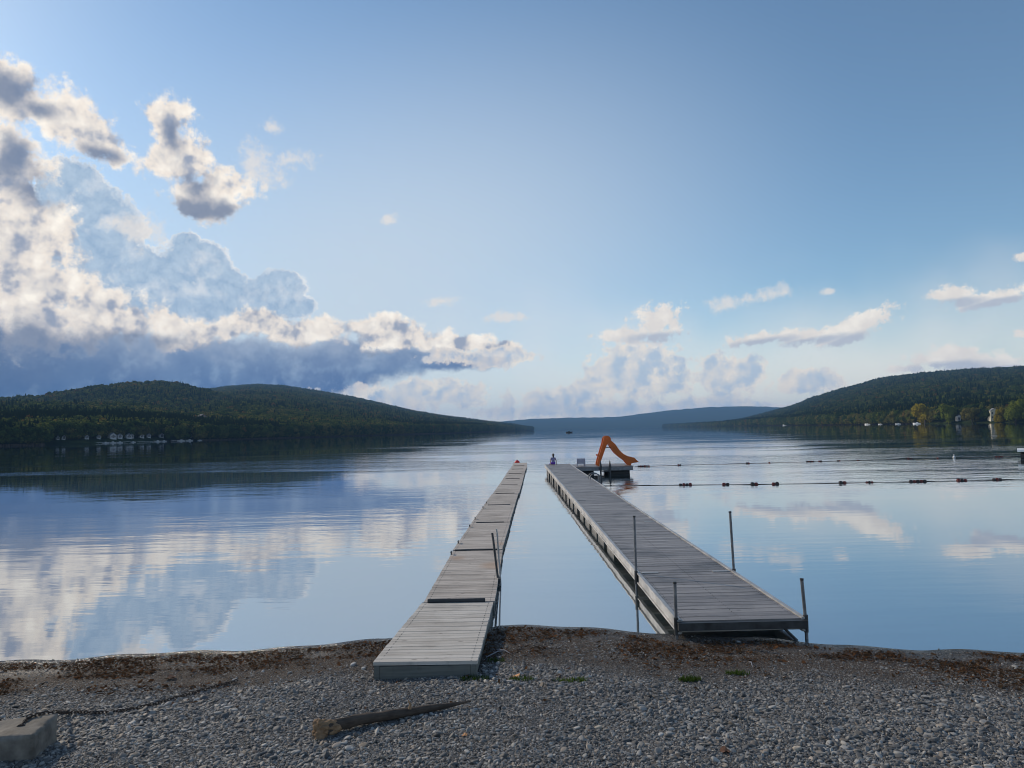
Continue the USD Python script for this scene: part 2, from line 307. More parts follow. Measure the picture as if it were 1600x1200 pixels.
def water_look():
    g = Graph(); p = g.pos(); s = g.n('separate_xyz', vector=p); y = Ref(s + '.y'); x = Ref(s + '.x')
    dist = g.n('vector_math', 'value', math_type='length', vector1=p)
    def wn(sx, sy, det, off=(0, 0, 0), rot=0.0, rough=0.5):
        return g.noise(g.n('mapping', 'vector', mapping_type='point', vector=p, location=off, rotation=(0, 0, rot), scale=(sx, sy, 1.0)), 1.0, det, rough)
    small = wn(0.9, 3.4, 3, rot=0.06)
    mid = wn(0.22, 0.95, 2, (7, 3, 0), -0.05)
    swell = wn(0.05, 0.22, 2, (1, 9, 0), 0.1)
    gust = g.remap(wn(0.03, 0.075, 2, (3.7, 1.2, 0), 0.2), 0.42, 0.62, 0.24, 2.0, kind='smoothstep')
    near = g.remap(y, 9.0, 38.0, 0.17, 1.0)
    far = g.remap(dist, 28.0, 130.0, 1.0, 0.28)
    amp = g.math('multiply', g.math('multiply', gust, near), far)
    h = g.math('add', g.math('multiply', small, 0.0065), g.math('add', g.math('multiply', mid, 0.012), g.math('multiply', swell, 0.005)))
    nrm = g.n('bump', 'normal', height=g.math('multiply', h, amp), strength=1.0, distance=1.0)
    fr = g.n('fresnel', 'fac', IOR=2.7)
    shelf_sheen = g.math('multiply', g.remap(g.math('multiply_add', wn(0.1, 0.1, 2, (5, 5, 0)), 10.0, y), 9.0, 34.0, 1.0, 0.0, kind='smoothstep'), g.remap(x, 0.5, 6.0, 1.0, 0.12, kind='smoothstep'))  # shallows paler; the sideways fade puts reflected brightness into the body colour
    body = g.n('diffuse_bsdf', 'BSDF', color=g.mix(shelf_sheen, (0.012, 0.019, 0.021), (0.032, 0.044, 0.041)))
    gl = g.n('glossy_bsdf', 'BSDF', color=(0.95, 0.97, 1.0), roughness=0.02, normal=nrm, distribution='ggx')
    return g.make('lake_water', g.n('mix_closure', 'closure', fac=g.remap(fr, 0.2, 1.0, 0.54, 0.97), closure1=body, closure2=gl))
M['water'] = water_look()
def ground_look():
    g = Graph(); p = g.pos(); s = g.n('separate_xyz', vector=p); z = Ref(s + '.z')
    v = g.n('voronoi_texture', 'color', dimensions='3D', feature='f1', vector=p, scale=55.0)
    vd = g.n('voronoi_texture', 'distance', dimensions='3D', feature='f1', vector=p, scale=55.0)
    val = g.n('rgb_to_bw', 'val', color=v)
    n = g.noise(p, 2.2, 5, 0.6); n2 = g.noise(p, 14.0, 5, 0.65)
    c = g.ramp(val, [(0.1, (0.025, 0.025, 0.026)), (0.5, (0.06, 0.06, 0.06)), (0.9, (0.13, 0.127, 0.122))])
    dirt = g.mix(n2, (0.028, 0.021, 0.016), (0.095, 0.060, 0.036))
    wet = g.remap(g.math('multiply_add', n, 0.05, z), 0.03, 0.10)
    c = g.mix(g.remap(g.math('multiply_add', n, 0.10, z), 0.13, 0.24, 0.9, 0.1), c, dirt)
    c = g.mix(wet, (0.028, 0.025, 0.021), c)
    return g.make('beach_gravel', g.n('principled_bsdf', 'BSDF', base_color=c, roughness=g.remap(wet, 0, 1, 0.16, 0.9), specular_ior_level=g.remap(wet, 0, 1, 0.6, 0.25),
                  normal=g.n('bump', 'normal', height=g.math('multiply_add', n2, 0.6, vd), strength=0.8, distance=0.02)))
M['ground'] = ground_look()
def stone_look(name, stops):
    g = Graph(); r = g.n('object_info', 'random'); p = g.pos(); n = g.noise(p, 60.0, 3, 0.6)
    c = g.ramp(g.math('multiply_add', n, 0.3, g.math('multiply', r, 0.8)), stops)
    return g.make(name, g.n('principled_bsdf', 'BSDF', base_color=c, roughness=0.7, specular_ior_level=0.4))
M['pebble'] = [stone_look('pebble_slate', [(0.1, (0.030, 0.030, 0.031)), (0.6, (0.105, 0.105, 0.105)), (1.0, (0.24, 0.237, 0.23))]),
               stone_look('pebble_blue_grey', [(0.1, (0.055, 0.055, 0.055)), (0.55, (0.155, 0.152, 0.146)), (1.0, (0.36, 0.35, 0.33))]),
               stone_look('pebble_brown', [(0.1, (0.075, 0.06, 0.05)), (0.6, (0.19, 0.16, 0.13)), (1.0, (0.36, 0.31, 0.26))]),
               stone_look('pebble_pale', [(0.1, (0.20, 0.195, 0.185)), (1.0, (0.42, 0.40, 0.37))])]
def leaf_look(name, a, b, trans=0.40):
    g = Graph(); r = g.n('object_info', 'random'); n = g.noise(g.pos(), 0.25, 3, 0.6)
    c = g.mix(g.math('multiply_add', r, 0.7, g.math('multiply', n, 0.3)), a, b)
    return g.make(name, g.n('mix_closure', 'closure', fac=trans, closure1=g.n('diffuse_bsdf', 'BSDF', color=c), closure2=g.n('translucent_bsdf', 'BSDF', color=c)))
M['litter'] = [leaf_look('rust_litter', (0.055, 0.032, 0.020), (0.19, 0.095, 0.048)), leaf_look('brown_litter', (0.030, 0.022, 0.016), (0.11, 0.070, 0.042))]
M['grass'] = leaf_look('short_grass', (0.03, 0.06, 0.012), (0.075, 0.12, 0.025))
M['leaf'] = [leaf_look('foliage_deep', (0.024, 0.044, 0.014), (0.058, 0.084, 0.024)), leaf_look('foliage_mid', (0.050, 0.074, 0.020), (0.110, 0.125, 0.034)),
             leaf_look('foliage_olive', (0.085, 0.088, 0.026), (0.155, 0.135, 0.042)), leaf_look('foliage_conifer', (0.010, 0.022, 0.012), (0.026, 0.042, 0.018)),
             leaf_look('foliage_yellow', (0.20, 0.16, 0.02), (0.30, 0.24, 0.03)), leaf_look('foliage_lime', (0.09, 0.12, 0.018), (0.15, 0.17, 0.03)),
             leaf_look('foliage_russet', (0.10, 0.06, 0.02), (0.16, 0.10, 0.03))]
M['bark'] = plain_look('bark', (0.07, 0.055, 0.045), 0.9, var=0.3)
def hill_look(name, a, b):
    g = Graph(); p = g.pos(); n = g.noise(p, 0.02, 6, 0.7); m_ = g.n('voronoi_texture', 'distance', dimensions='3D', feature='f1', vector=p, scale=0.11)
    c = g.mix(g.remap(g.math('multiply_add', m_, -0.35, n), 0.15, 0.6), a, b)
    return g.make(name, g.n('principled_bsdf', 'BSDF', base_color=c, roughness=1.0, specular_ior_level=0.0, normal=g.n('bump', 'normal', height=m_, strength=1.0, distance=4.0, invert=True)))
M['hill'] = hill_look('wooded_slope', (0.016, 0.026, 0.012), (0.045, 0.055, 0.02))

# ------------------------------------------------------------------ water, beach
def disc(radius, rings, n=160):
    v, f = [(0, 0, 0)], []
    for i, r in enumerate(rings):
        for k in range(n): v.append((r * math.cos(2 * math.pi * k / n), r * math.sin(2 * math.pi * k / n), 0))
    for k in range(n): f.append((0, 1 + k, 1 + (k + 1) % n))
    for i in range(len(rings) - 1):
        a, b = 1 + i * n, 1 + (i + 1) * n
        for k in range(n):
            k2 = (k + 1) % n; f += [(a + k, b + k, b + k2), (a + k, b + k2, a + k2)]
    return np.array(v, float), np.array(f)
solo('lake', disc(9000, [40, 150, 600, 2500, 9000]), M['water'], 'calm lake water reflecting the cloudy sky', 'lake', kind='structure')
SHORE_X = [-60, -14, -8, -5.1, -3.3, -1.4, -0.2, 1.3, 2.85, 4.7, 8, 14, 60]
SHORE_Y = [4.0, 6.7, 7.05, 7.15, 7.28, 7.55, 8.05, 7.68, 7.14, 6.66, 6.2, 5.6, 3.0]
def shore_y(x): return np.interp(x, SHORE_X, SHORE_Y) + 0.05 * np.sin(np.asarray(x) * 3.1) + 0.03 * np.sin(np.asarray(x) * 7.7 + 1)
def ground_z(x, y):
    d = shore_y(x) - y
    up = 0.088 * d - 0.0022 * np.clip(d, 0, 20) ** 2
    z = np.where(d > 0, up, 0.11 * d)
    x, y = np.broadcast_arrays(x, y)
    p = np.stack([x * 1.1, y * 1.1, 0 * x], -1)
    return np.maximum(z, -1.2) + (meshkit.fbm(p, 4, 3) - 0.5) * 0.05 * np.clip((d - 0.4) / 1.4, 0.0, 1) + (meshkit.fbm(p * 6, 3, 9) - 0.5) * 0.014 * np.clip(d / 0.8, 0.08, 1)
def grid(xs, ys, zf):
    X, Y = np.meshgrid(xs, ys); Z = zf(X, Y); v = np.stack([X, Y, Z], -1).reshape(-1, 3)
    n, m = len(xs), len(ys); i, j = np.meshgrid(np.arange(n - 1), np.arange(m - 1)); a = (j * n + i).ravel()
    return v, np.vstack([np.stack([a, a + 1, a + n + 1], 1), np.stack([a, a + n + 1, a + n], 1)])
xs = np.unique(np.concatenate([np.linspace(-60, -8, 60), np.arange(-8, 8, 0.05), np.linspace(8, 60, 60)]))
ys = np.unique(np.concatenate([np.linspace(-14, 3, 40), np.arange(3, 9, 0.04), np.linspace(9, 18, 30)]))
solo('beach', grid(xs, ys, ground_z), M['ground'], 'grey pebble beach with brown litter along the waterline', 'beach', kind='structure', smooth=True)
# ------------------------------------------------------------------ hills and forest
def pts(l):
    a = np.array([az_el(u, v) for u, v in l]); o = np.argsort(a[:, 0]); return a[o, 0], a[o, 1]
def curve(l):
    a, e = pts(l); return lambda q: np.interp(q, a, e)
def smooth(t): t = np.clip(t, 0, 1); return t * t * (3 - 2 * t)
def fan(az0, az1, n, rs, hf):
    A = np.linspace(az0, az1, n); v = []
    for r in rs:
        R_ = np.broadcast_to(np.asarray(r(A) if callable(r) else r, float), A.shape)
        v.append(np.stack([R_ * np.sin(np.radians(A)), R_ * np.cos(np.radians(A)), hf(A, R_)], -1))
    v = np.array(v).reshape(-1, 3); m = len(rs)
    i, j = np.meshgrid(np.arange(n - 1), np.arange(m - 1)); a = (j * n + i).ravel()
    return v, np.vstack([np.stack([a, a + 1, a + n + 1], 1), np.stack([a, a + n + 1, a + n], 1)])
TREE = 8.0       # the canopy stands about this far above the soil
def ridge(el_f, rc_f, rs_f, power=1.15, back=0.55):
    def h(A, R_):
        rc, rs = rc_f(A), rs_f(A); top = rc * np.tan(np.radians(el_f(A))) + EYE - TREE * 0.9
        t = np.clip((R_ - rs) / np.maximum(rc - rs, 1), 0, None)
        up = np.clip(t, 0, 1) ** power
        down = 1 - smooth((R_ - rc) / (rc * back))
        return np.where(R_ < rc, up, down) * np.maximum(top, 1.0)
    return h
def interp_px(l):      # (photo column, value) along the horizon
    a = np.array([az_el(u, 672)[0] for u, _ in l]); v = np.array([x for _, x in l], float)
    return lambda q: np.interp(q, a, v)
LS = interp_px([(-900, 420), (0, 430), (150, 450), (312, 520), (500, 640), (600, 760), (700, 1000), (760, 1350), (800, 1900), (829, 2600)])
L1 = ridge(curve([(-900, 640), (-200, 645), (0, 634), (60, 632), (160, 633), (230, 635), (330, 650), (400, 665), (450, 675), (500, 682), (540, 690), (829, 700)]),
           interp_px([(-900, 900), (0, 900), (330, 820), (500, 760), (829, 800)]), LS, 0.9, 0.5)
L2 = ridge(curve([(-900, 640), (-300, 640), (0, 627), (30, 626), (60, 623), (100, 615), (150, 607), (200, 601), (240, 599), (280, 601), (310, 608), (350, 618), (430, 640), (520, 668), (600, 690), (829, 700)]),
           interp_px([(-900, 1350), (829, 1350)]), interp_px([(-900, 500), (500, 700), (829, 900)]), 1.25)
L3 = ridge(curve([(-900, 680), (0, 672), (200, 634), (290, 616), (330, 609), (360, 605), (400, 602), (440, 604), (500, 613), (550, 622), (600, 633), (650, 645), (700, 653.5), (760, 660.5), (800, 664.5), (822, 668.5), (829, 672), (835, 674)]),
           interp_px([(-900, 3000), (200, 3000), (500, 2700), (700, 2500), (829, 2800)]), LS, 1.0)
def bumps(A, R_, k=1.0):
    x, y = R_ * np.sin(np.radians(A)), R_ * np.cos(np.radians(A)); p = np.stack([x / 160, y / 160, 0 * x], -1)
    return (meshkit.fbm(p, 4, 5) - 0.5) * k
def left_h(A, R_):
    h = np.maximum(np.maximum(L1(A, R_), L2(A, R_)), L3(A, R_))
    d = np.clip((R_ - LS(A)) / 120, 0, 1)
    return np.where(R_ <= LS(A), -2.0 + 0 * h, 0.6 + h * (1 + 0.14 * bumps(A, R_) * (h < 60)) + 3 * bumps(A, R_) * d)
RS = interp_px([(1040, 3600), (1115, 2200), (1160, 1700), (1240, 1150), (1300, 850), (1380, 700), (1480, 600), (1600, 540), (2500, 480)])
R1 = ridge(curve([(1100, 675), (1180, 664), (1240, 656), (1300, 647), (1350, 639), (1400, 630), (1480, 622), (1540, 617), (1600, 612), (1800, 606), (2500, 600)]),
           interp_px([(1100, 2600), (1240, 1600), (1400, 1200), (1600, 1100), (2500, 1100)]), RS, 0.9, 0.5)
R2 = ridge(curve([(1035, 670), (1110, 665), (1160, 656), (1200, 646), (1240, 635), (1270, 623), (1320, 608), (1380, 592), (1450, 584), (1520, 579), (1600, 575), (1750, 572), (2500, 600)]),
           interp_px([(1035, 4000), (1110, 3200), (1240, 2600), (1400, 2300), (1600, 2200), (2500, 2200)]), RS, 1.1)
def right_h(A, R_):
    h = np.maximum(R1(A, R_), R2(A, R_)); d = np.clip((R_ - RS(A)) / 120, 0, 1)
    return np.where(R_ <= RS(A), -2.0 + 0 * h, 0.6 + h + 3 * bumps(A, R_) * d)
CE = curve([(600, 668), (700, 664), (780, 659.5), (830, 655), (900, 653), (960, 652), (985, 649.5), (1010, 646), (1050, 641), (1100, 637), (1160, 635), (1200, 636), (1240, 638), (1300, 641), (1400, 645), (1600, 648)])
def centre_h(A, R_):
    t = np.clip((R_ - 5200) / 1500, 0, 1); x, y = R_ * np.sin(np.radians(A)), R_ * np.cos(np.radians(A))
    top = 6700 * np.tan(np.radians(CE(A))) + EYE
    n = meshkit.fbm(np.stack([x / 55, y / 55, 0 * x], -1), 3, 8) - 0.5
    n2 = meshkit.fbm(np.stack([x / 420, y / 420, 0 * x], -1), 3, 2) - 0.5
    return np.where(R_ < 5201, -2, t ** 0.8 * top * (1 + 0.25 * n2 * (1 - t)) * np.where(R_ > 6700, 1 - smooth((R_ - 6700) / 1500), 1) + 9 * n * (t > 0) + 3)
def radii(f, out, n, near=0.0):
    return [(lambda A, k=k: f(A) * (1 - near) + (out - f(A)) * (k / (n - 1)) ** 1.2) for k in range(n)]
solo('hill', fan(*[az_el(u, 672)[0] for u in (-900, 834)], 420, [lambda A: LS(A) - 1] + radii(LS, 4600, 90), left_h), M['hill'], 'wooded double-humped hill rising from the left shore', 'hill', kind='structure', smooth=True)
solo('hill', fan(*[az_el(u, 672)[0] for u in (1035, 2500)], 420, [lambda A: RS(A) - 1] + radii(RS, 4600, 70), right_h), M['hill'], 'long wooded hill climbing to the right edge', 'hill', kind='structure', smooth=True)
solo('hill', fan(*[az_el(u, 672)[0] for u in (560, 1640)], 700, [5190.0] + list(np.linspace(5205, 8300, 60)), centre_h), M['hill'], 'distant low blue hill across the far end of the lake', 'hill', kind='structure', smooth=True)

def crown_mesh(seed, w=1.0, h=1.0, leaves=420, size=0.16, lobes=7):
    """A broadleaf crown one unit tall: leaf clumps over several lobes, with gaps, standing on z = 0."""
    r = np.random.default_rng(seed); v, f = [], []
    centres = [np.array([0, 0, 0.55])] + [np.array([math.cos(a) * 0.24 * w, math.sin(a) * 0.24 * w, 0.24 + 0.54 * r.random()]) for a in np.linspace(0, 6.28, lobes, endpoint=False) + r.random() * 2]
    rad = [0.30] + [0.15 + 0.10 * r.random() for _ in range(lobes)]
    for _ in range(leaves):
        k = r.integers(len(centres)); d = r.normal(size=3); d /= np.linalg.norm(d)
        c = centres[k] + d * rad[k] * (0.75 + 0.3 * r.random()) * np.array([w, w, h])
        n = d + 0.7 * r.normal(size=3); n /= np.linalg.norm(n); a = np.cross(n, r.normal(size=3)); a /= np.linalg.norm(a); b = np.cross(n, a)
        s = size * (0.5 + 0.7 * r.random()); i = len(v)
        v += [c + a * s * 0.55, c + b * s * 0.4, c - a * s * 0.55, c - b * s * 0.4]; f += [[i, i + 1, i + 2], [i, i + 2, i + 3]]
    for c, q in zip(centres, rad):
        s = trimesh.creation.icosphere(1, q * 0.8); s.vertices = s.vertices * (1 + 0.25 * (r.random((len(s.vertices), 1)) - 0.5)) * [w, w, h] + c
        f += (s.faces + len(v)).tolist(); v += s.vertices.tolist()
    return np.array(v), np.array(f)
def conifer_mesh(seed, tiers=11, w=0.17):
    r = np.random.default_rng(seed); v, f = [], []
    for t in range(tiers):
        z = 0.08 + 0.86 * t / (tiers - 1); rr = w * (1 - t / tiers) ** 0.85 * (0.85 + 0.3 * r.random()) + 0.01; n = 9
        a0 = r.random() * 6
        for k in range(n):
            a = a0 + 6.283 * k / n; rk = rr * (0.7 + 0.55 * r.random()); i = len(v)
            d = np.array([math.cos(a), math.sin(a), 0]); e = np.array([-d[1], d[0], 0])
            v += [d * 0.01 + [0, 0, z + 0.10], d * rk + e * rk * 0.38 + [0, 0, z - 0.02], d * rk * 1.1 + [0, 0, z - 0.05], d * rk - e * rk * 0.38 + [0, 0, z - 0.02]]
            f += [[i, i + 1, i + 2], [i, i + 2, i + 3]]
    i = len(v); v += [[0, 0, 1.02]] + [[0.02 * math.cos(a), 0.02 * math.sin(a), 0.75] for a in (0, 2.1, 4.2)]; f += [[i, i + 1, i + 2], [i, i + 2, i + 3], [i, i + 3, i + 1]]
    return np.array(v), np.array(f)
trunk = tube([(0, 0, -0.12), (0.005, 0, 0.25), (0, 0.01, 0.5)], [0.035, 0.025, 0.012], 5)
def instancer(name, protos, which, at, scales, rotz, label, cat, tilt=None):
    pi = UsdGeom.PointInstancer.Define(stage, path_for(name)); base = str(pi.GetPath())
    targets = []
    for pname, build in protos:
        targets.append(build(path_for(pname, base)))
    pi.CreatePrototypesRel().SetTargets([Sdf.Path(t) for t in targets])
    pi.CreateProtoIndicesAttr(Vt.IntArray.FromNumpy(np.asarray(which, np.int32)))
    pi.CreatePositionsAttr(Vt.Vec3fArray.FromNumpy(np.asarray(at, np.float32)))
    pi.CreateScalesAttr(Vt.Vec3fArray.FromNumpy(np.asarray(scales, np.float32)))
    c, s = np.cos(np.asarray(rotz) / 2), np.sin(np.asarray(rotz) / 2)
    q = np.stack([0 * s, 0 * s, s, c], 1) if tilt is None else np.stack([tilt[:, 0] * c, tilt[:, 1] * c, s, c], 1)
    q /= np.linalg.norm(q, axis=1, keepdims=True)
    pi.CreateOrientationsAttr(Vt.QuathArray([Gf.Quath(float(w), float(a), float(b), float(d)) for a, b, d, w in q]))
    tag(pi.GetPrim(), label, cat, kind='stuff'); return pi
def tree_proto(mesh, mat):
    def b(path):
        UsdGeom.Xform.Define(stage, path); usdkit.mesh(stage, path + '/crown', mesh, mat); usdkit.mesh(stage, path + '/trunk', trunk, M['bark']); return path
    return b
def forest_protos():
    out = []
    for k in range(3): out.append(('broadleaf_tree', tree_proto(crown_mesh(10 + k, 1.0 + 0.15 * k), M['leaf'][0])))
    for k in range(3): out.append(('broadleaf_tree', tree_proto(crown_mesh(20 + k, 1.1), M['leaf'][1])))
    for k in range(2): out.append(('broadleaf_tree', tree_proto(crown_mesh(30 + k, 1.2), M['leaf'][2])))
    for k in range(3): out.append(('conifer_tree', tree_proto(conifer_mesh(40 + k), M['leaf'][3])))
    out.append(('broadleaf_tree', tree_proto(crown_mesh(50, 1.1), M['leaf'][6])))
    out.append(('broadleaf_tree', tree_proto(crown_mesh(51, 1.0), M['leaf'][5])))
    return out
def scatter_forest(az0, az1, rs_f, rmax, hf, n, label, mix_f, seed, clear=()):
    r = np.random.default_rng(seed)
    A = az0 + (az1 - az0) * r.random(n); u = r.random(n); r0 = rs_f(A)
    R_ = np.where(r.random(n) < 0.30, r0 + 4 + 130 * u ** 1.3, r0 + 4 + (rmax - r0) * u ** 0.85)
    H = hf(A, R_); e0 = (H + TREE - EYE) / R_
    # drop what stands behind higher ground nearer the lake
    hidden = np.zeros(n, bool)
    for k in np.linspace(0.05, 0.95, 24):
        Rk = r0 + (R_ - r0) * k; hidden |= (hf(A, Rk) + TREE * 0.35 - EYE) / Rk > e0 + 0.001
    keep = ~hidden & (H > 0.3)
    x, y = R_ * np.sin(np.radians(A)), R_ * np.cos(np.radians(A))
    for cx, cy, cr in clear: keep &= (x - cx) ** 2 + (y - cy) ** 2 > cr * cr
    A, R_, H, x, y = A[keep], R_[keep], H[keep], x[keep], y[keep]
    which = mix_f(A, R_, x, y, r)
    s = (8.5 + 5 * r.random(len(A))) * np.where((which >= 8) & (which <= 10), 1.12, 0.95) * np.interp(R_, [300, 700, 1500], [0.72, 0.92, 1.15])
    sc = np.stack([s * (0.85 + 0.3 * r.random(len(A)))] * 2 + [s], 1)
    print('forest', len(A))
    return instancer('forest', forest_protos(), which, np.stack([x, y, H - 0.4], 1), sc, r.random(len(A)) * 6.28, label, 'forest')
def patches(x, y, scale, seed): return meshkit.fbm(np.stack([x / scale, y / scale, 0 * x], -1), 3, seed)
def pick(r, w):
    w = w / w.sum(1, keepdims=True); c = np.cumsum(w, 1); return (r.random(len(w))[:, None] > c).sum(1).clip(0, w.shape[1] - 1)
def mix_left(A, R_, x, y, r):
    p = patches(x, y, 130, 4); con = np.clip((p - 0.42) * 6, 0.05, 1.2) * np.where(R_ < 620, 1.6, 0.5); w = np.zeros((len(A), 13))
    w[:, 0:3] = 0.5; w[:, 3:6] = 0.5; w[:, 6:8] = np.clip((0.62 - p) * 2, 0.05, 0.9)[:, None]; w[:, 8:11] = con[:, None]; w[R_ > 850, 3:6] *= 1.8; w[R_ > 850, 6:8] *= 2.2; w[R_ > 850, 0:3] *= 0.6; w[:, 11] = np.where(R_ > 900, 0.16, 0.05); w[:, 12] = 0.08
    return pick(r, w)
def mix_right(A, R_, x, y, r):
    p = patches(x, y, 90, 6); con = np.clip((p - 0.40) * 6, 0.1, 1.5) * np.where(R_ < RS(A) + 90, 1.3, 0.6); w = np.zeros((len(A), 13))
    w[:, 0:3] = 0.6; w[:, 3:6] = 0.55; w[:, 6:8] = 0.28; w[:, 8:11] = con[:, None]; w[:, 11] = 0.10; w[:, 12] = 0.28; near_ = (R_ < RS(A) + 110) & (A > 25); w[near_, 12] = 1.3; w[near_, 6:8] = 0.9; w[near_, 8:11] *= 0.5
    return pick(r, w)
# clearings where the buildings and single trees stand
RIGHT_TREES = [(1446, 661, 27, 'yellow', 'bright yellow-green round tree at the water beside the small white boat', 1.35), (1483, 661, 25, 'lime', 'tall lime green tree just right of the yellow tree', 0.9),
               (1520, 660, 20, 'olive', 'rounded olive brown tree left of the white house', 1.5), (1588, 657, 27, 'lime', 'green leafy tree right of the white house near the photo edge', 1.0),
               (1565, 657, 17, 'yellow', 'yellowish bush hugging the right wall of the white house', 1.0)]
HOUSES_R = [(1553, 658, 9, 15, 0.3, 'cream two-storey house on the right shore between the lime green trees'), (1498, 655, 4, 8, 0.5, 'tiny pale shed half hidden among the right shore trees')]
HOUSES_L = [(90, 686, 5, 6), (99, 685, 6, 9), (135, 686, 7, 6), (154, 685, 6, 6), (175, 686, 13, 10), (186, 685, 10, 8), (200, 685, 11, 7), (205, 683, 7, 8), (221, 685, 8, 6), (232, 684, 7, 7), (252, 683, 8, 8), (296, 683, 7, 7)]
def on_shore(u, back, rs_f):
    a = az_el(u, 672)[0]; R_ = float(rs_f(np.array([a]))[0]) + back; return R_ * math.sin(math.radians(a)), R_ * math.cos(math.radians(a)), R_, a
clear_r = [(*on_shore(u, 14, RS)[:2], 10) for u, *_ in RIGHT_TREES] + [(*on_shore(u, 12, RS)[:2], 13) for u, *_ in HOUSES_R] + [(*on_shore(u, 5, RS)[:2], 6) for u in range(1450, 1640, 6)]
clear_l = [(*on_shore(u, 16, LS)[:2], 7) for u, *_ in HOUSES_L] + [(*on_shore(u, 7, LS)[:2], 7) for u, *_ in HOUSES_L] + [(*on_shore(315, 120, LS)[:2], 16)]
scatter_forest(*[az_el(u, 672)[0] for u in (-120, 832)], LS, 3250, left_h, 115000, 'mixed forest covering the hills on the left shore', mix_left, 3, clear_l)
scatter_forest(*[az_el(u, 672)[0] for u in (1037, 1720)], RS, 3600, right_h, 60000, 'dark mixed forest covering the hill on the right shore', mix_right, 5, clear_r)
# single trees along the right shore
TL = {'yellow': M['leaf'][4], 'lime': M['leaf'][5], 'olive': M['leaf'][2]}
for k, (u, v, hpx, tone, label, w) in enumerate(RIGHT_TREES):
    x, y, R_, a = on_shore(u, 13, RS); h = hpx * R_ / F; z = float(right_h(np.array([a]), np.array([R_]))[0])
    t = thing('shore_tree', label, 'tree', (x, y, z - 0.3))
    cv, cf = crown_mesh(60 + k, w, 1.0, 1500, 0.10, 12); cv[:, 2] = (cv[:, 2] - 0.15) * 1.16 * (1 + 0.0 * cv[:, 2]); part('crown', (cv * h, cf), TL[tone], t)
    part('trunk', joined(tube(np.array([(0, 0, -0.1), (0.01, 0, 0.3), (0, 0.01, 0.6)]) * h, np.array([0.035, 0.026, 0.012]) * h, 6)), M['bark'], t)

# ------------------------------------------------------------------ houses and boats on the far shores
M['house_white'] = plain_look('house_white', (0.74, 0.73, 0.70), 0.7, var=0.08); M['house_cream'] = plain_look('house_cream', (0.55, 0.49, 0.36), 0.7, var=0.08)
M['house_pink'] = plain_look('house_pinkish', (0.20, 0.16, 0.16), 0.9, var=0.1, spec=0.05)
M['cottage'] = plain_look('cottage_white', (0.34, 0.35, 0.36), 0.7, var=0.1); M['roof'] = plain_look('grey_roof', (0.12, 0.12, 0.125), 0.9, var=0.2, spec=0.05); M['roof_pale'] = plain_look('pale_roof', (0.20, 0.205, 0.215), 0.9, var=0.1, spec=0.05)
M['glass_dark'] = plain_look('dark_window', (0.03, 0.035, 0.045), 0.15, var=0.2)
def house(x, y, z, w, d, h, rot, label, wall, roof, group=None, storeys=1):
    t = thing('lake_house', label, 'house', (x, y, z), rot, group)
    part('wall', joined(box(w, d, h + 1.5, (0, 0, h / 2 - 0.75)), trimesh.Trimesh([(-w / 2, -d / 2, h), (w / 2, -d / 2, h), (0, -d / 2, h + w * 0.38), (-w / 2, d / 2, h), (w / 2, d / 2, h), (0, d / 2, h + w * 0.38)],
         [(0, 1, 2), (3, 5, 4), (0, 2, 5), (0, 5, 3), (1, 4, 5), (1, 5, 2)], process=False)), wall, t)
    L = math.hypot(w / 2, w * 0.38) + 0.35; ang = math.degrees(math.atan2(w * 0.38, w / 2))
    for s in (-1, 1):
        m = box(L, d + 0.7, 0.16); m.apply_transform(rotm(s * ang, (0, 1, 0))); m.apply_translation((s * (w / 4 + 0.05), 0, h + w * 0.19 + 0.14)); part('roof', m, roof, t)
    for k in range(storeys):
        for xx in (-w * 0.26, w * 0.26):
            part('window', box(w * 0.16, 0.08, 1.1, (xx, -d / 2 - 0.03, h * (k + 0.55) / storeys)), M['glass_dark'], t)
    part('door', box(0.95, 0.08, 2.0, (0, -d / 2 - 0.03, 1.0)), M['roof'], t)
    return t
for k, (u, v, wpx, hpx, rot, label) in enumerate(HOUSES_R):
    x, y, R_, a = on_shore(u, 22, RS); z = float(right_h(np.array([a]), np.array([R_]))[0])
    house(x, y, z, wpx * R_ / F, wpx * R_ / F * 1.3, hpx * R_ / F * 0.72, -math.radians(a) + rot, label, M['house_cream'] if k == 0 else M['house_white'], M['roof_pale'], storeys=2 - k)
WHERE_L = ['leftmost tiny white cottage on the left shore', 'second white cottage from the left on the left shore, taller than its neighbours', 'low white cottage alone between the two left groups of shore houses',
           'small grey-white cottage left of the marina gable', 'widest white gabled boathouse on the left shore', 'white house touching the right side of the gabled boathouse',
           'long low white house in the middle of the left shore row', 'narrow tall white house right of the long low one', 'small white cottage fourth from the right of the left shore row',
           'small white cottage third from the right of the left shore row', 'white cottage second from the right of the left shore row', 'last white cottage at the right end of the left shore row']
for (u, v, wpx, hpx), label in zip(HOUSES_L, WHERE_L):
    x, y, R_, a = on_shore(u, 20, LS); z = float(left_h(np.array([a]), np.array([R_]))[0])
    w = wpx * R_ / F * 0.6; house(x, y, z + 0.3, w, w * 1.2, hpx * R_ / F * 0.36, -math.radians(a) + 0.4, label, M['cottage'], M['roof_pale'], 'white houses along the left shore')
x, y, R_, a = on_shore(315, 118, LS); z = float(left_h(np.array([a]), np.array([R_]))[0])
house(x, y, z + 3.5, 9.5, 8, 5.5, -math.radians(a) + 0.3, 'large pinkish house alone in the forest above the left shore', M['house_pink'], M['roof'], storeys=2)
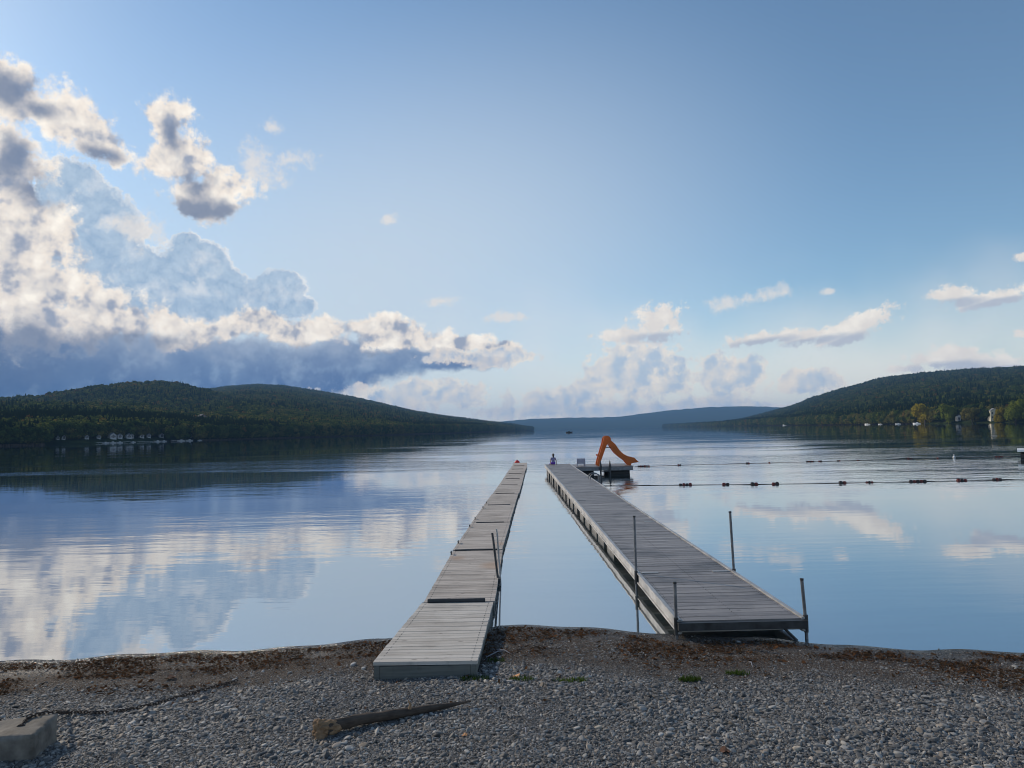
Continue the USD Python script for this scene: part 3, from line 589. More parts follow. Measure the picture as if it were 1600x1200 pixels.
def hull_mesh(L, W, H):
    n = 9; v, f = [], []
    for i in range(n):
        t = i / (n - 1); w = W / 2 * (1 - max(0, (t - 0.45) / 0.55) ** 2.2) * (0.9 + 0.1 * min(1, t * 4)) + 0.01; yy = (t - 0.5) * L; sh = H * (1 + 0.35 * t * t)
        v += [(-w, yy, sh), (-w * 0.75, yy, 0.0), (0, yy, -0.25), (w * 0.75, yy, 0.0), (w, yy, sh), (w * 0.82, yy, sh * 0.98), (0, yy, H * 0.45), (-w * 0.82, yy, sh * 0.98)]
    for i in range(n - 1):
        for j in range(8):
            k = (j + 1) % 8; a, b = i * 8, (i + 1) * 8; f += [[a + j, a + k, b + k], [a + j, b + k, b + j]]
    for a in (0, (n - 1) * 8): f += [[a + 0, a + j, a + j + 1] for j in range(1, 7)]
    m = trimesh.Trimesh(v, f, process=False); m.fix_normals(); return m
def boat(x, y, rot, L, label, hullm, cabin=True, dark=False, group=None):
    t = thing('motor_boat', label, 'boat', (x, y, 0.02), rot, group)
    part('hull', hull_mesh(L, L * 0.36, L * 0.13), hullm, t, smooth=40)
    if cabin:
        part('windscreen', box(L * 0.26, L * 0.03, L * 0.12, (0, L * 0.10, L * 0.20), rot=rotm(-25, (1, 0, 0))), M['glass_dark'], t)
        part('cabin', box(L * 0.24, L * 0.26, L * 0.14, (0, -L * 0.06, L * 0.18), chamfer=0.06), hullm, t)
    part('outboard_motor', joined(box(0.3, 0.35, 0.5, (0, -L * 0.53, L * 0.17), chamfer=0.05), box(0.14, 0.2, 0.6, (0, -L * 0.53, L * 0.02))), M['dark_steel'], t)
    return t
p = on_plane(889, 676.2); boat(p[0], p[1], 1.2, 3.6, 'small dark motor boat alone out on the open lake', M['dark_steel'])
bl = [(1433, 3.5, 1.3, 5.5, 'white motor boat moored in front of the yellow-green tree'), (1404, 3, 1.5, 4.2, 'small white boat moored left of the yellow-green tree'), (1376, 3, 1.2, 3.5, 'white rowing boat by the dark conifers of the right shore'),
      (1356, 3, 1.0, 5.5, 'tall white cabin boat off the dark conifers of the right shore'), (1228, 4, 1.4, 9, 'white boat far off where the right shore meets the distant hill')]
for u, off, rot, L, label in bl:
    x, y, R_, a = on_shore(u, -off, RS); boat(x, y, rot - math.radians(a), L, label, M['white'])
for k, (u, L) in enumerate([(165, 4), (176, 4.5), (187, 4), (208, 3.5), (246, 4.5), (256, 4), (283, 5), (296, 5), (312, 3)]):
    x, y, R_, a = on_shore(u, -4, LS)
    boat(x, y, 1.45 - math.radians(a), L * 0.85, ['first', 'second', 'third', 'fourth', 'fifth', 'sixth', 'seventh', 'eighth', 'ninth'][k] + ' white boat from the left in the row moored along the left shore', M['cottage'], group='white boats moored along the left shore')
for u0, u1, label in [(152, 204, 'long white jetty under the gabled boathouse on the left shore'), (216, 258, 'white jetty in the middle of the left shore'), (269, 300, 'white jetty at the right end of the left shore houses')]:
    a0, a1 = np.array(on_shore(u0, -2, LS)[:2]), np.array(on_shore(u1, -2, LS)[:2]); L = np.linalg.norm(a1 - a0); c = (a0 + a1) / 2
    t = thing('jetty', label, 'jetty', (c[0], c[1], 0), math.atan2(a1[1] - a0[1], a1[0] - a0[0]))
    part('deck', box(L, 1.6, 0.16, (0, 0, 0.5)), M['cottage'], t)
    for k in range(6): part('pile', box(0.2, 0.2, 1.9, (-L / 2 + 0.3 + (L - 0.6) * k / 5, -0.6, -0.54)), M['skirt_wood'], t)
# ------------------------------------------------------------------ left dock: narrow, pale, lying low on the lake
LW = 0.86
rows = [(582 + 82, 1037.5), None]
def ldock_axis(y): return np.interp(y, [5.9, 8.7, 12.48, 43.0], [-0.76, -0.71, -0.668, 0.40])
def ldock_z(y): return np.interp(y, [5.9, 8.72, 9.6, 43.5], [0.285, 0.105, 0.095, 0.105])
seams = [5.92] + [float(on_plane(u, v, 0.095)[1]) for u, v in [(715, 942.3), (745, 859.4), (768, 816.7), (777, 789.3), (785, 771.3), (790, 758.0), (796, 748.4), (800, 740.3), (805, 733.4)]]
seams += [seams[-1] + 3.4, seams[-1] + 7.2]
ld = thing('wooden_dock', 'narrow low dock of pale weathered planks, left of the wider dock', 'dock')
def frame_T(y0, y1):
    a = np.array([ldock_axis(y0), y0, ldock_z(y0)]); b = np.array([ldock_axis(y1), y1, ldock_z(y1)]); return a, b
def placed(mesh, o, d, side=None):
    """Local y along d (from o), local x to the right, local z up."""
    d = d / np.linalg.norm(d); xx = np.cross(d, [0, 0, 1.0]); xx /= np.linalg.norm(xx); zz = np.cross(xx, d)
    T = np.eye(4); T[:3, 0], T[:3, 1], T[:3, 2], T[:3, 3] = xx, d, zz, o; m = mesh.copy(); m.apply_transform(T); return m
def plank_mesh(w, d, t, r, gap=0.012):
    m = box(w + 0.012 * (r.random() - 0.5), d - gap, t, chamfer=0.004)
    m.vertices[:, 2] += (m.vertices[:, 0] / w) * 0.006 * (r.random() - 0.5) + 0.003 * (r.random() - 0.5); return m
pr = np.random.default_rng(11)
for k in range(len(seams) - 1):
    a, b = frame_T(seams[k] + (0.02 if k else 0), seams[k + 1] - 0.03); d = b - a; L = np.linalg.norm(d); th = 0.028
    jig = (pr.random(3) - 0.5) * [0.03, 0, 0.012]; a = a + jig * (k > 0); 
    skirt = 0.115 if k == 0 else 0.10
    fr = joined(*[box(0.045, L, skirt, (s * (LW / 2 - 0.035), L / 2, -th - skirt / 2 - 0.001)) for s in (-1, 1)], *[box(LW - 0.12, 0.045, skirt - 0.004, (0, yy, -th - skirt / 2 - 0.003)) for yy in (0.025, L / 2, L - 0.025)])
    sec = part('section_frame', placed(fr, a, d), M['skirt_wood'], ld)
    n = max(3, int(round(L / (0.105 if k < 2 else 0.145)))); w = L / n
    for i in range(n):
        part('plank', placed(plank_mesh(LW, w, th, pr), a + d / L * (w * (i + 0.5)) - np.array([0, 0, th / 2]), d), M['tan_wood' if k else 'pale_wood'], sec)
    if k < 4: part('screws', joined(*[placed(box(0.007, 0.007, 0.003, (sx * (LW / 2 - 0.055), w * (i + 0.5) + sy * 0.035, 0.001)), a, d) for i in range(n) for sx in (-1, 1) for sy in (-1, 1)]), M['dark_steel'], sec).SetCustomDataByKey('kind', 'stuff')
    if k > 0:
        fl = box(LW - 0.16, L - 0.5, 0.14, (0, L / 2, -th - 0.17), chamfer=0.03); part('float', placed(fl, a, d), M['rubber'], ld)
    # rubber hinge strip across the joint
    o = b + d / L * 0.02
    w_h = [0.62, 0.74, 0.62, 0.62, 0.62, 0.62, 0.6, 0.6, 0.6, 0.6, 0.5][k]
    if k < len(seams) - 2:
        if k == 0: hm = joined(tube([(-0.36, 0.0, 0.014), (0.33, 0.0, 0.014)], 0.03, 10), box(LW, 0.06, 0.02, (0, 0, -0.012)))
        else: hm = box(w_h, 0.05, 0.02, (-0.02, 0, 0.008), chamfer=0.005)
        part('hinge_strip', placed(hm, o, d), M['rubber'], ld)
for u, v in [(716, 849), (734, 823.5), (742, 811.5), (754, 794), (759, 786.5), (704, 866)]:
    q = on_plane(u, v, 0.10); q[0] = ldock_axis(q[1]) - LW / 2 + 0.02
    part('cleat', joined(box(0.02, 0.03, 0.05, (q[0], q[1], q[2] + 0.015)), box(0.022, 0.12, 0.014, (q[0], q[1], q[2] + 0.042), chamfer=0.004)), M['dark_steel'], ld)
q = on_plane(778, 914, 0.0); qx, qy = q[0], q[1]
part('post', tube([(qx + 0.02, qy, -0.4), (qx, qy, 0.1), (qx - 0.05, qy, 0.60), (qx - 0.065, qy, 0.72)], 0.016, 8), M['dark_steel'], ld)
part('post', tube([(qx + 0.05, qy + 0.1, -0.3), (qx + 0.03, qy + 0.1, 0.1), (qx + 0.0, qy + 0.1, 0.70), (qx - 0.01, qy + 0.1, 0.76)], 0.013, 8), M['aluminium'], ld)
part('post_bracket', box(0.05, 0.16, 0.05, (ldock_axis(qy) + LW / 2 + 0.02, qy + 0.05, 0.06), chamfer=0.008), M['dark_steel'], ld)
# red buoy ball at the outer end
q = on_plane(808.5, 727, 0.07); b_ = thing('buoy', 'red rounded buoy lying at the far end of the narrow dock', 'buoy', (q[0], seams[-1] + 0.25, -0.02))
sp = trimesh.creation.icosphere(3, 0.17); sp.vertices[:, 2] *= 0.95; sp.apply_translation((0, 0, 0.12)); part('ball', sp, M['red'], b_, smooth=True)
part('collar', tube([(0, 0, 0.27), (0, 0, 0.31)], 0.03, 10), M['dark_steel'], b_)

# ------------------------------------------------------------------ right dock: wide, dark planks, aluminium side rails, on posts and floats
RW = 1.20
def rdock_x(y): return np.interp(y, [7.2, 36.0], [2.245, 2.18])
def rdock_z(y): return np.interp(y, [7.2, 35.9], [0.205, 0.40])
rs_ = [7.25] + [float(on_plane(u, v, z)[1]) for u, v, z in [(1075, 894, 0.22), (990, 816, 0.25), (950, 781, 0.28), (920, 760, 0.31), (905, 747, 0.335)]]
rs_ += [rs_[-1] + (36.0 - rs_[-1]) * k / 3 for k in (1, 2, 3)]
rd = thing('wooden_dock', 'wide dock of dark weathered planks with pale side rails and upright posts', 'dock')
for k in range(len(rs_) - 1):
    a = np.array([rdock_x(rs_[k]), rs_[k], rdock_z(rs_[k])]); b = np.array([rdock_x(rs_[k + 1]), rs_[k + 1] - 0.012, rdock_z(rs_[k + 1])]); d = b - a; L = np.linalg.norm(d); th = 0.03
    rail = []
    for s in (-1, 1):
        x0 = s * (RW / 2 + 0.012)
        rail += [box(0.024, L, 0.13, (x0, L / 2, -0.055), chamfer=0.004), box(0.04, L, 0.018, (x0 + s * 0.012, L / 2, 0.004), chamfer=0.004), box(0.04, L, 0.018, (x0 + s * 0.012, L / 2, -0.118), chamfer=0.004)]
    for yy in np.linspace(0.05, L - 0.05, 4): rail.append(box(RW - 0.01, 0.05, 0.08, (0, yy, -th - 0.045)))
    sec = part('section_frame', placed(joined(*rail), a, d), M['aluminium'], rd)
    n = max(3, int(round(L / 0.148))); w = L / n
    for i in range(n):
        part('plank', placed(plank_mesh(RW - 0.006, w, th, pr, 0.015), a + d / L * (w * (i + 0.5)) - np.array([0, 0, th / 2]), d), M['dark_wood'], sec)
    if k < 2: part('screws', joined(*[placed(box(0.007, 0.007, 0.003, (sx, w * (i + 0.5) + sy * 0.037, 0.001)), a, d) for i in range(n) for sx in (-0.56, 0.0, 0.56) for sy in (-1, 1)]), M['dark_steel'], sec).SetCustomDataByKey('kind', 'stuff')
    if k < len(rs_) - 2:
        for s in (-1, 1):
            part('joint_plate', placed(box(0.22, 0.06, 0.008, (s * (RW / 2 - 0.13), L, 0.006), chamfer=0.002), a, d), M['aluminium'], rd)
    y0 = max(a[1] + 0.15, 12.15); yy = y0
    while yy < b[1] - 0.8:
        zt = rdock_z(yy) - 0.125
        part('float', box(RW - 0.04, 0.88, zt + 0.10, (rdock_x(yy + 0.44), yy + 0.44, (zt - 0.10) / 2), chamfer=0.03), M['dock_float'], rd)
        yy += 1.32
yn = rs_[0]; xl, xr = rdock_x(yn) - RW / 2, rdock_x(yn) + RW / 2; zn = float(rdock_z(yn))
part('end_beam', joined(box(RW + 0.09, 0.05, 0.075, (rdock_x(yn), yn - 0.03, zn - 0.045), chamfer=0.006)), M['dark_steel'], rd)
def post(x, y, z0, z1, lean=(0, 0), r=0.0165):
    part('post', tube([(x - lean[0] * 0.2, y, z0), (x, y, (z0 + z1) / 2), (x + lean[0], y + lean[1], z1)], r, 10), M['steel'], rd)
    part('post_cap', tube([(x + lean[0], y + lean[1], z1 - 0.004), (x + lean[0], y + lean[1], z1 + 0.016)], r + 0.002, 10), M['dark_steel'], rd)
    zc = float(rdock_z(y)); s = 1 if x > rdock_x(y) else -1
    part('post_sleeve', joined(tube([(x, y, zc - 0.14), (x, y, zc + 0.03)], r + 0.007, 10), box(0.03, 0.06, 0.08, (x - s * 0.035, y, zc - 0.06))), M['dark_steel'], rd)
y1 = rs_[1]
post(xl - 0.05, yn + 0.02, -0.15, zn + 0.37); post(xr + 0.05, yn + 0.02, -0.25, zn + 0.375, (-0.02, 0))
post(rdock_x(y1) - RW / 2 - 0.05, y1, -0.7, rdock_z(y1) + 0.74); post(rdock_x(y1) + RW / 2 + 0.05, y1, -0.7, rdock_z(y1) + 0.77, (-0.02, 0))
for s, x in ((1, xr - 0.03),):
    part('corner_brace', tube([(x - 0.16, yn + 0.0, zn - 0.08), (x + 0.02, yn, zn - 0.26)], 0.016, 6), M['dark_steel'], rd)
# curved swim ladder rails on the lake side of the dock
for yy in (24.9, 25.4):
    x = rdock_x(yy) + RW / 2; z = float(rdock_z(yy)); th_ = np.linspace(0, math.pi, 9)
    part('ladder_rail', tube([(x - 0.15, yy, z)] + [(x + 0.02 - 0.17 * math.cos(t), yy, z + 0.13 + 0.12 * math.sin(t)) for t in th_] + [(x + 0.19, yy, -0.5)], 0.018, 8), M['steel'], rd)
for zz in (0.08, -0.18): part('ladder_step', box(0.06, 0.5, 0.03, (rdock_x(25.15) + RW / 2 + 0.19, 25.15, zz)), M['steel'], rd)

# ------------------------------------------------------------------ swim raft with the orange slide
RY = 33.1; RX0, RX1 = 2.86, 5.52; RZ = 0.36; RD = 2.6
raft = thing('swim_raft', 'swim raft beside the wide dock carrying the orange slide', 'raft', ((RX0 + RX1) / 2, RY + RD / 2, 0))
W_ = RX1 - RX0
part('deck_frame', joined(box(W_, 0.06, 0.16, (0, -RD / 2 + 0.03, RZ - 0.09)), box(W_, 0.06, 0.16, (0, RD / 2 - 0.03, RZ - 0.09)), box(0.06, RD - 0.13, 0.16, (-W_ / 2 + 0.03, 0, RZ - 0.09)), box(0.06, RD - 0.13, 0.16, (W_ / 2 - 0.03, 0, RZ - 0.09))), M['steel'], raft)
for k in range(18): part('plank', box(W_ + 0.04, RD / 18 - 0.012, 0.03, (0, -RD / 2 + RD / 18 * (k + 0.5), RZ + 0.006), chamfer=0.004), M['dark_wood'], raft)
for sx in (-0.92, 0.82):
    for yy in (-0.75, 0.75):
        m = trimesh.creation.cylinder(0.25, 0.98 if sx > 0 else 0.75, sections=18); m.apply_transform(rotm(90, (0, 1, 0))); m.apply_translation((sx * 0.9, yy, 0.05)); part('barrel_float', m, M['rubber'], raft, smooth=40)
for sx in (-0.17, 0.26):
    x = sx; yf = -RD / 2 - 0.05
    part('ladder_rail', joined(tube([(x, yf, -0.55), (x, yf, RZ + 0.06)], 0.04, 8), tube([(x, yf, RZ + 0.06), (x, yf + 0.03, RZ + 0.30)], [0.055, 0.012], 8), box(0.11, 0.06, 0.22, (x, yf, RZ - 0.06), chamfer=0.01)), M['dark_steel'], raft)
for zz in (0.15, -0.1): part('ladder_step', box(0.43, 0.07, 0.035, (0.045, -RD / 2 - 0.05, zz)), M['dark_steel'], raft)
# the slide, in its own side view: x to the right, z up; one photo pixel is PX metres
from shapely.geometry import Polygon, LineString, Point
from shapely.ops import unary_union
SY = RY + 0.75; PX = SY / F
def sp_(u, v): return ((u - 959) * PX, (728.5 - v) * PX)
sl = thing('slide', 'orange plastic water slide standing on the swim raft', 'slide', ((959 - 800) * PX + 0.03, SY, RZ + 0.021))
def swept(points, widths):
    segs = []
    for (a, wa), (b, wb) in zip(zip(points[:-1], widths[:-1]), zip(points[1:], widths[1:])):
        segs.append(unary_union([Point(sp_(*a)).buffer(wa * PX / 2, 10), Point(sp_(*b)).buffer(wb * PX / 2, 10)]).convex_hull)
    return unary_union(segs)
lad = swept([(929.3, 726), (931, 720), (936, 706), (940, 695), (944, 688)], [4.6, 5.2, 6, 6.6, 11.5])
lad = unary_union([lad, Point(sp_(929.5, 712)).buffer(1.4 * PX), Point(sp_(928.6, 723)).buffer(1.2 * PX)])
chu = swept([(948.5, 692.5), (953, 698), (959, 707), (966, 713.5), (973, 718), (980, 720.5), (988, 722.5)], [6, 8.5, 8.0, 7.5, 8.5, 9.5, 3.2])
foot = swept([(976, 720), (977.5, 726.5)], [11, 4.5]); nose = Polygon([sp_(984, 716), sp_(991.5, 723.5), sp_(984.5, 724), sp_(982, 722)])
chu = unary_union([chu, foot, nose])
def slab(poly, y0, y1):
    ms = []
    for pg in getattr(poly, 'geoms', [poly]):
        m = trimesh.creation.extrude_polygon(pg, y1 - y0); m.apply_transform(np.array([[1, 0, 0, 0], [0, 0, -1, y1], [0, 1, 0, 0], [0, 0, 0, 1.0]])); ms.append(m)
    return joined(*ms)
for s in (-1, 1):
    y0 = s * 0.27; part('ladder_side', slab(lad, y0 - 0.05, y0 + 0.05), M['orange'], sl); part('chute_side', slab(chu, y0 - 0.045, y0 + 0.045), M['orange'], sl)
part('chute_bed', slab(swept([(947, 693.5), (953, 700), (959, 708.5), (966, 715), (974, 719.5), (984, 722)], [2.2] * 6), -0.222, 0.222), M['orange'], sl)
for t_ in np.linspace(0.12, 0.85, 6):
    u, v = 929.3 + (942 - 929.3) * t_, 726 + (690 - 726) * t_; x, z = sp_(u, v); part('step', box(0.12, 0.438, 0.035, (x, 0, z), chamfer=0.008), M['orange'], sl)
x0, z0 = sp_(940, 700.5); x1, z1 = sp_(952, 700.5); part('brace_bar', tube([(x0, -0.20, z0), (x1, -0.20, z1)], 0.02, 6), M['dark_steel'], sl)
# low chair on the raft, seen from behind
cx = float(at_depth(908, 728, SY - 0.1)[0]); ch = thing('deck_chair', 'small grey-violet chair standing on the swim raft left of the slide', 'chair', (cx, SY - 0.1, RZ + 0.021))
part('backrest', box(0.38, 0.03, 0.25, (0, 0, 0.245), chamfer=0.01), M['grey_plastic'], ch); part('seat', box(0.36, 0.30, 0.03, (0, 0.17, 0.13), chamfer=0.008), M['grey_plastic'], ch)
for s in (-1, 1):
    part('leg', box(0.035, 0.035, 0.36, (s * 0.18, -0.02, 0.18)), M['grey_plastic'], ch); part('leg', box(0.035, 0.035, 0.14, (s * 0.17, 0.30, 0.06)), M['grey_plastic'], ch)

# ------------------------------------------------------------------ lines of floats round the swimming area
def buoy_mesh(r=0.075, L=0.12):
    prof = [(0.016, -L / 2), (r * 0.8, -L / 2), (r, -L / 4), (r, L / 4), (r * 0.8, L / 2), (0.016, L / 2)]
    m = trimesh.creation.revolve(np.array(prof), sections=12); m.apply_transform(rotm(90, (0, 1, 0))); return m
def swim_line(label, pxs, clusters, r):
    P = np.array([on_plane(u, v, 0.0) for u, v in pxs]); d = np.diff(P, axis=0)
    t = thing('float_line', label, 'float line')
    pts_ = []
    for a, b in zip(P[:-1], P[1:]):
        for k in np.linspace(0, 1, 8, endpoint=False): pts_.append(a + (b - a) * k + np.array([0, 0, 0.012 - 0.01 * math.sin(k * math.pi)]))
    pts_.append(P[-1] + [0, 0, 0.012]); part('rope', tube(pts_, 0.011, 6), M['rope'], t)
    us = np.array([u for u, _ in pxs])
    for i, (u, n, s) in enumerate(clusters):
        v = np.interp(u, us, [v for _, v in pxs]); c = on_plane(u, v, 0.0); dd = P[-1] - P[0]; dd /= np.linalg.norm(dd); w = 0.118 * s
        for k in range(n):
            m = buoy_mesh(r * s * (0.86 + 0.28 * ((i * 7 + k * 3) % 5) / 4), 0.098 * s); m.apply_transform(rotm(math.degrees(math.atan2(dd[1], dd[0])), (0, 0, 1))); m.apply_translation(c + dd * w * (k - (n - 1) / 2) + [0, 0, 0.012])
            part('float', m, M['float_red'] if (i + k) % 2 else M['float_dark'], t, smooth=40)
swim_line('nearer rope of dark red floats stretched across the water right of the wide dock', [(940, 759.5), (1010, 758.6), (1072, 758), (1178, 757.2), (1316, 755), (1434, 752.8), (1558, 750), (1680, 746)],
          [(1071, 4, 1.0), (1134, 2, 1.1), (1178.5, 2, 1.1), (1211.5, 2, 1.05), (1316.5, 2, 1.1), (1358.5, 3, 0.75), (1434, 5, 1.0), (1503, 3, 1.0), (1558, 3, 0.9), (1640, 3, 1.0)], 0.06)
swim_line('farther rope of small dark floats running from the swim raft to the right', [(990, 729.5), (1061, 727), (1168, 724.3), (1202, 723.4), (1272, 721.5), (1341, 719.5), (1420, 716.5), (1497, 715.5), (1580, 713.5), (1640, 712)],
          [(1006, 6, 0.95), (1061.5, 2, 0.9), (1168.5, 2, 0.9), (1202, 1, 0.8), (1266, 5, 0.8), (1281.5, 2, 0.9), (1310.5, 2, 0.8), (1341, 2, 0.6), (1420, 4, 0.8), (1465, 1, 0.7), (1560, 6, 0.7)], 0.06)
p = on_plane(1497.5, 715.5, 0); b2 = thing('marker_buoy', 'tiny white marker buoy floating just beyond the far float line', 'buoy', (p[0], p[1] + 0.4, 0))
part('body', tube([(0, 0, -0.1), (0, 0, 0.05), (0, 0, 0.09)], [0.07, 0.07, 0.03], 10), M['white'], b2); part('stem', tube([(0, 0, 0.08), (0, 0, 0.19)], 0.02, 6), M['white'], b2)
# second raft, cut by the right edge of the picture
p = on_plane(1590, 716.5, 0); r2 = thing('swim_raft', 'pale-decked raft on dark floats cut off by the right edge of the photo', 'raft', (p[0] + 1.3 * math.cos(0.62) + 1.2 * math.sin(0.62), p[1] - 1.3 * math.sin(0.62) + 1.2 * math.cos(0.62), 0), -0.62)
part('deck', box(2.6, 2.4, 0.12, (0, 0, 0.42), chamfer=0.015), M['white'], r2)
for yy in (-0.8, 0.8):
    m = trimesh.creation.cylinder(0.24, 2.4, sections=18); m.apply_transform(rotm(90, (0, 1, 0))); m.apply_translation((0.04, yy, 0.11)); part('barrel_float', m, M['rubber'], r2, smooth=40)

# ------------------------------------------------------------------ person sitting on the outer end of the wide dock, back to us
def hull_chain(chain):
    out = m3.Manifold()
    for (a, ra), (b, rb) in chain:
        s1 = m3.Manifold.sphere(ra, 14).translate(tuple(map(float, a))); s2 = m3.Manifold.sphere(rb, 14).translate(tuple(map(float, b))); out = out + m3.Manifold.batch_hull([s1, s2])
    return out
def to_tri(man, refine=None):
    if refine: man = man.refine_to_length(refine)
    mm = man.to_mesh(); t = trimesh.Trimesh(mm.vert_properties[:, :3], mm.tri_verts); trimesh.smoothing.filter_taubin(t, iterations=6); return t
M['skin'] = plain_look('skin', (0.42, 0.26, 0.19), 0.55, var=0.06); M['hair'] = plain_look('dark_hair', (0.035, 0.025, 0.022), 0.5, var=0.3, scale=30)
M['top'] = plain_look('grey_violet_cloth', (0.20, 0.20, 0.36), 0.85, var=0.15); M['skirt'] = plain_look('purple_cloth', (0.16, 0.06, 0.42), 0.85, var=0.15)
px_ = at_depth(864.3, 725, 35.85); pz = float(rdock_z(35.85))
pe = thing('person', 'person in grey-violet top and purple skirt sitting at the far dock end', 'person', (px_[0], 35.82, pz), 0.15)
S = 0.52 / 0.86      # a child: seated height over an adult's
def J(x, y, z): return (x * S, y * S, z * S)
chest, neck, head = J(0.0, -0.02, 0.42), J(0.01, 0.0, 0.62), J(0.02, 0.02, 0.75)
bones = [((J(0, 0, 0.10), 0.13 * S), (chest, 0.125 * S)), ((chest, 0.12 * S), (neck, 0.055 * S)), ((neck, 0.05 * S), (head, 0.085 * S)), ((head, 0.088 * S), (J(0.02, 0.04, 0.80), 0.085 * S)), ((J(0.02, 0.12, 0.745), 0.012 * S), (J(0.02, 0.10, 0.76), 0.014 * S))]
for s in (-1, 1):
    sh, elb, wr = J(s * 0.165, -0.01, 0.52), J(s * 0.24, -0.10, 0.30), J(s * 0.24, -0.16, 0.06)
    bones += [((chest, 0.10 * S), (sh, 0.055 * S)), ((sh, 0.052 * S), (elb, 0.04 * S)), ((elb, 0.04 * S), (wr, 0.028 * S)), ((wr, 0.027 * S), (J(s * 0.245, -0.20, 0.03), 0.03 * S))]
    for f_ in range(4): bones.append(((J(s * (0.225 + 0.017 * f_), -0.21, 0.025), 0.010 * S), (J(s * (0.22 + 0.022 * f_), -0.265 - 0.01 * (f_ in (1, 2)), 0.012), 0.008 * S)))
    bones.append(((J(s * 0.222, -0.17, 0.03), 0.011 * S), (J(s * 0.19, -0.20, 0.015), 0.009 * S)))
    hip, knee, ank, toe = J(s * 0.09, 0.03, 0.09), J(s * 0.11, 0.42, 0.10), J(s * 0.10, 0.46, -0.28), J(s * 0.11, 0.60, -0.33)
    bones += [((hip, 0.085 * S), (knee, 0.058 * S)), ((knee, 0.055 * S), (ank, 0.036 * S)), ((ank, 0.036 * S), (toe, 0.026 * S))]
    bones.append(((J(0.02 + s * 0.085, 0.03, 0.76), 0.018 * S), (J(0.02 + s * 0.09, 0.02, 0.79), 0.014 * S)))
part('body', to_tri(hull_chain(bones), 0.012), M['skin'], pe, smooth=True)
part('hair', to_tri(hull_chain([((J(0.02, 0.0, 0.80), 0.098 * S), (J(0.02, 0.01, 0.76), 0.095 * S)), ((J(0.02, -0.03, 0.74), 0.08 * S), (J(0.01, -0.06, 0.60), 0.055 * S))]), 0.015), M['hair'], pe, smooth=True)
part('top', to_tri(hull_chain([((J(0, 0, 0.20), 0.142 * S), (chest, 0.138 * S)), ((chest, 0.13 * S), (J(0.0, -0.01, 0.55), 0.075 * S))] + [((J(s * 0.12, -0.01, 0.50), 0.075 * S), (J(s * 0.20, -0.05, 0.42), 0.058 * S)) for s in (-1, 1)]), 0.015), M['top'], pe, smooth=True)
part('skirt', to_tri(hull_chain([((J(-0.05, 0.0, 0.10), 0.15 * S), (J(0.05, 0.0, 0.12), 0.15 * S)), ((J(-0.30, -0.02, 0.04), 0.04 * S), (J(-0.08, 0.0, 0.10), 0.13 * S)), ((J(-0.10, 0.05, 0.10), 0.11 * S), (J(-0.12, 0.33, 0.10), 0.09 * S)), ((J(0.10, 0.05, 0.10), 0.11 * S), (J(0.12, 0.33, 0.10), 0.09 * S))]).trim_by_plane((0, 0, 1), 0.004), 0.02), M['skirt'], pe, smooth=True)
# ------------------------------------------------------------------ things on the beach
def gz(x, y): return float(ground_z(np.array(float(x)), np.array(float(y))))
def hit_ground(u, v):
    z = 0.2
    for _ in range(8):
        p = on_plane(u, v, z); z = gz(p[0], p[1])
    return np.array([p[0], p[1], z])
# concrete mooring block
A_, B_ = on_plane(92, 1114, 0.40), on_plane(53, 1148, 0.40)
ax = (A_ - B_)[:2]; ang = math.atan2(ax[1], ax[0]) - math.pi / 2
Lb = float(np.linalg.norm(ax)); c = B_[:2] + ax / np.linalg.norm(ax) * Lb / 2 + np.array([math.cos(ang + math.pi), math.sin(ang + math.pi)]) * 0.33
blk = thing('concrete_block', 'chipped square concrete mooring block at the left end of the beach', 'concrete block', (c[0], c[1], 0.40 - 0.215), ang)
cb = m3.Manifold.cube((0.66, Lb, 0.215), True).translate((0, 0, 0.108)).refine_to_length(0.022)
mm = cb.to_mesh(); cm = trimesh.Trimesh(mm.vert_properties[:, :3], mm.tri_verts)
nrm_ = cm.vertices - [0, 0, 0.1]; e_ = np.abs(cm.vertices - [0, 0, 0.108]) / [0.33, Lb / 2, 0.108]
edge = np.sort(e_, 1)[:, 1]; chip = np.clip((edge - 0.86) / 0.14, 0, 1) * (0.004 + 0.035 * np.clip(meshkit.fbm(cm.vertices * 9, 3, 4) - 0.42, 0, 1) * 2)
cm.vertices -= nrm_ / np.linalg.norm(nrm_, axis=1, keepdims=True) * chip[:, None]; cm.vertices += (meshkit.fbm(cm.vertices * 30, 3, 2) - 0.5)[:, None] * 0.006
cm.vertices[:, 2] -= 0.03 * np.exp(-((cm.vertices[:, 0] + 0.02) ** 2 + (cm.vertices[:, 1] - 0.02) ** 2) / 0.014) * (cm.vertices[:, 2] > 0.15)
part('block', cm, M['concrete'], blk, smooth=35)
_rp = on_plane(33, 1134, 0.40)[:2] - c; RX_ = _rp[0] * math.cos(ang) + _rp[1] * math.sin(ang); RY_ = -_rp[0] * math.sin(ang) + _rp[1] * math.cos(ang)
eye_ = tube([(RX_ + 0.026 * math.cos(t), RY_, 0.195 + 0.026 * math.sin(t)) for t in np.linspace(-0.3, math.pi + 0.3, 12)], 0.006, 8); part('ring', eye_, M['rust'], blk)
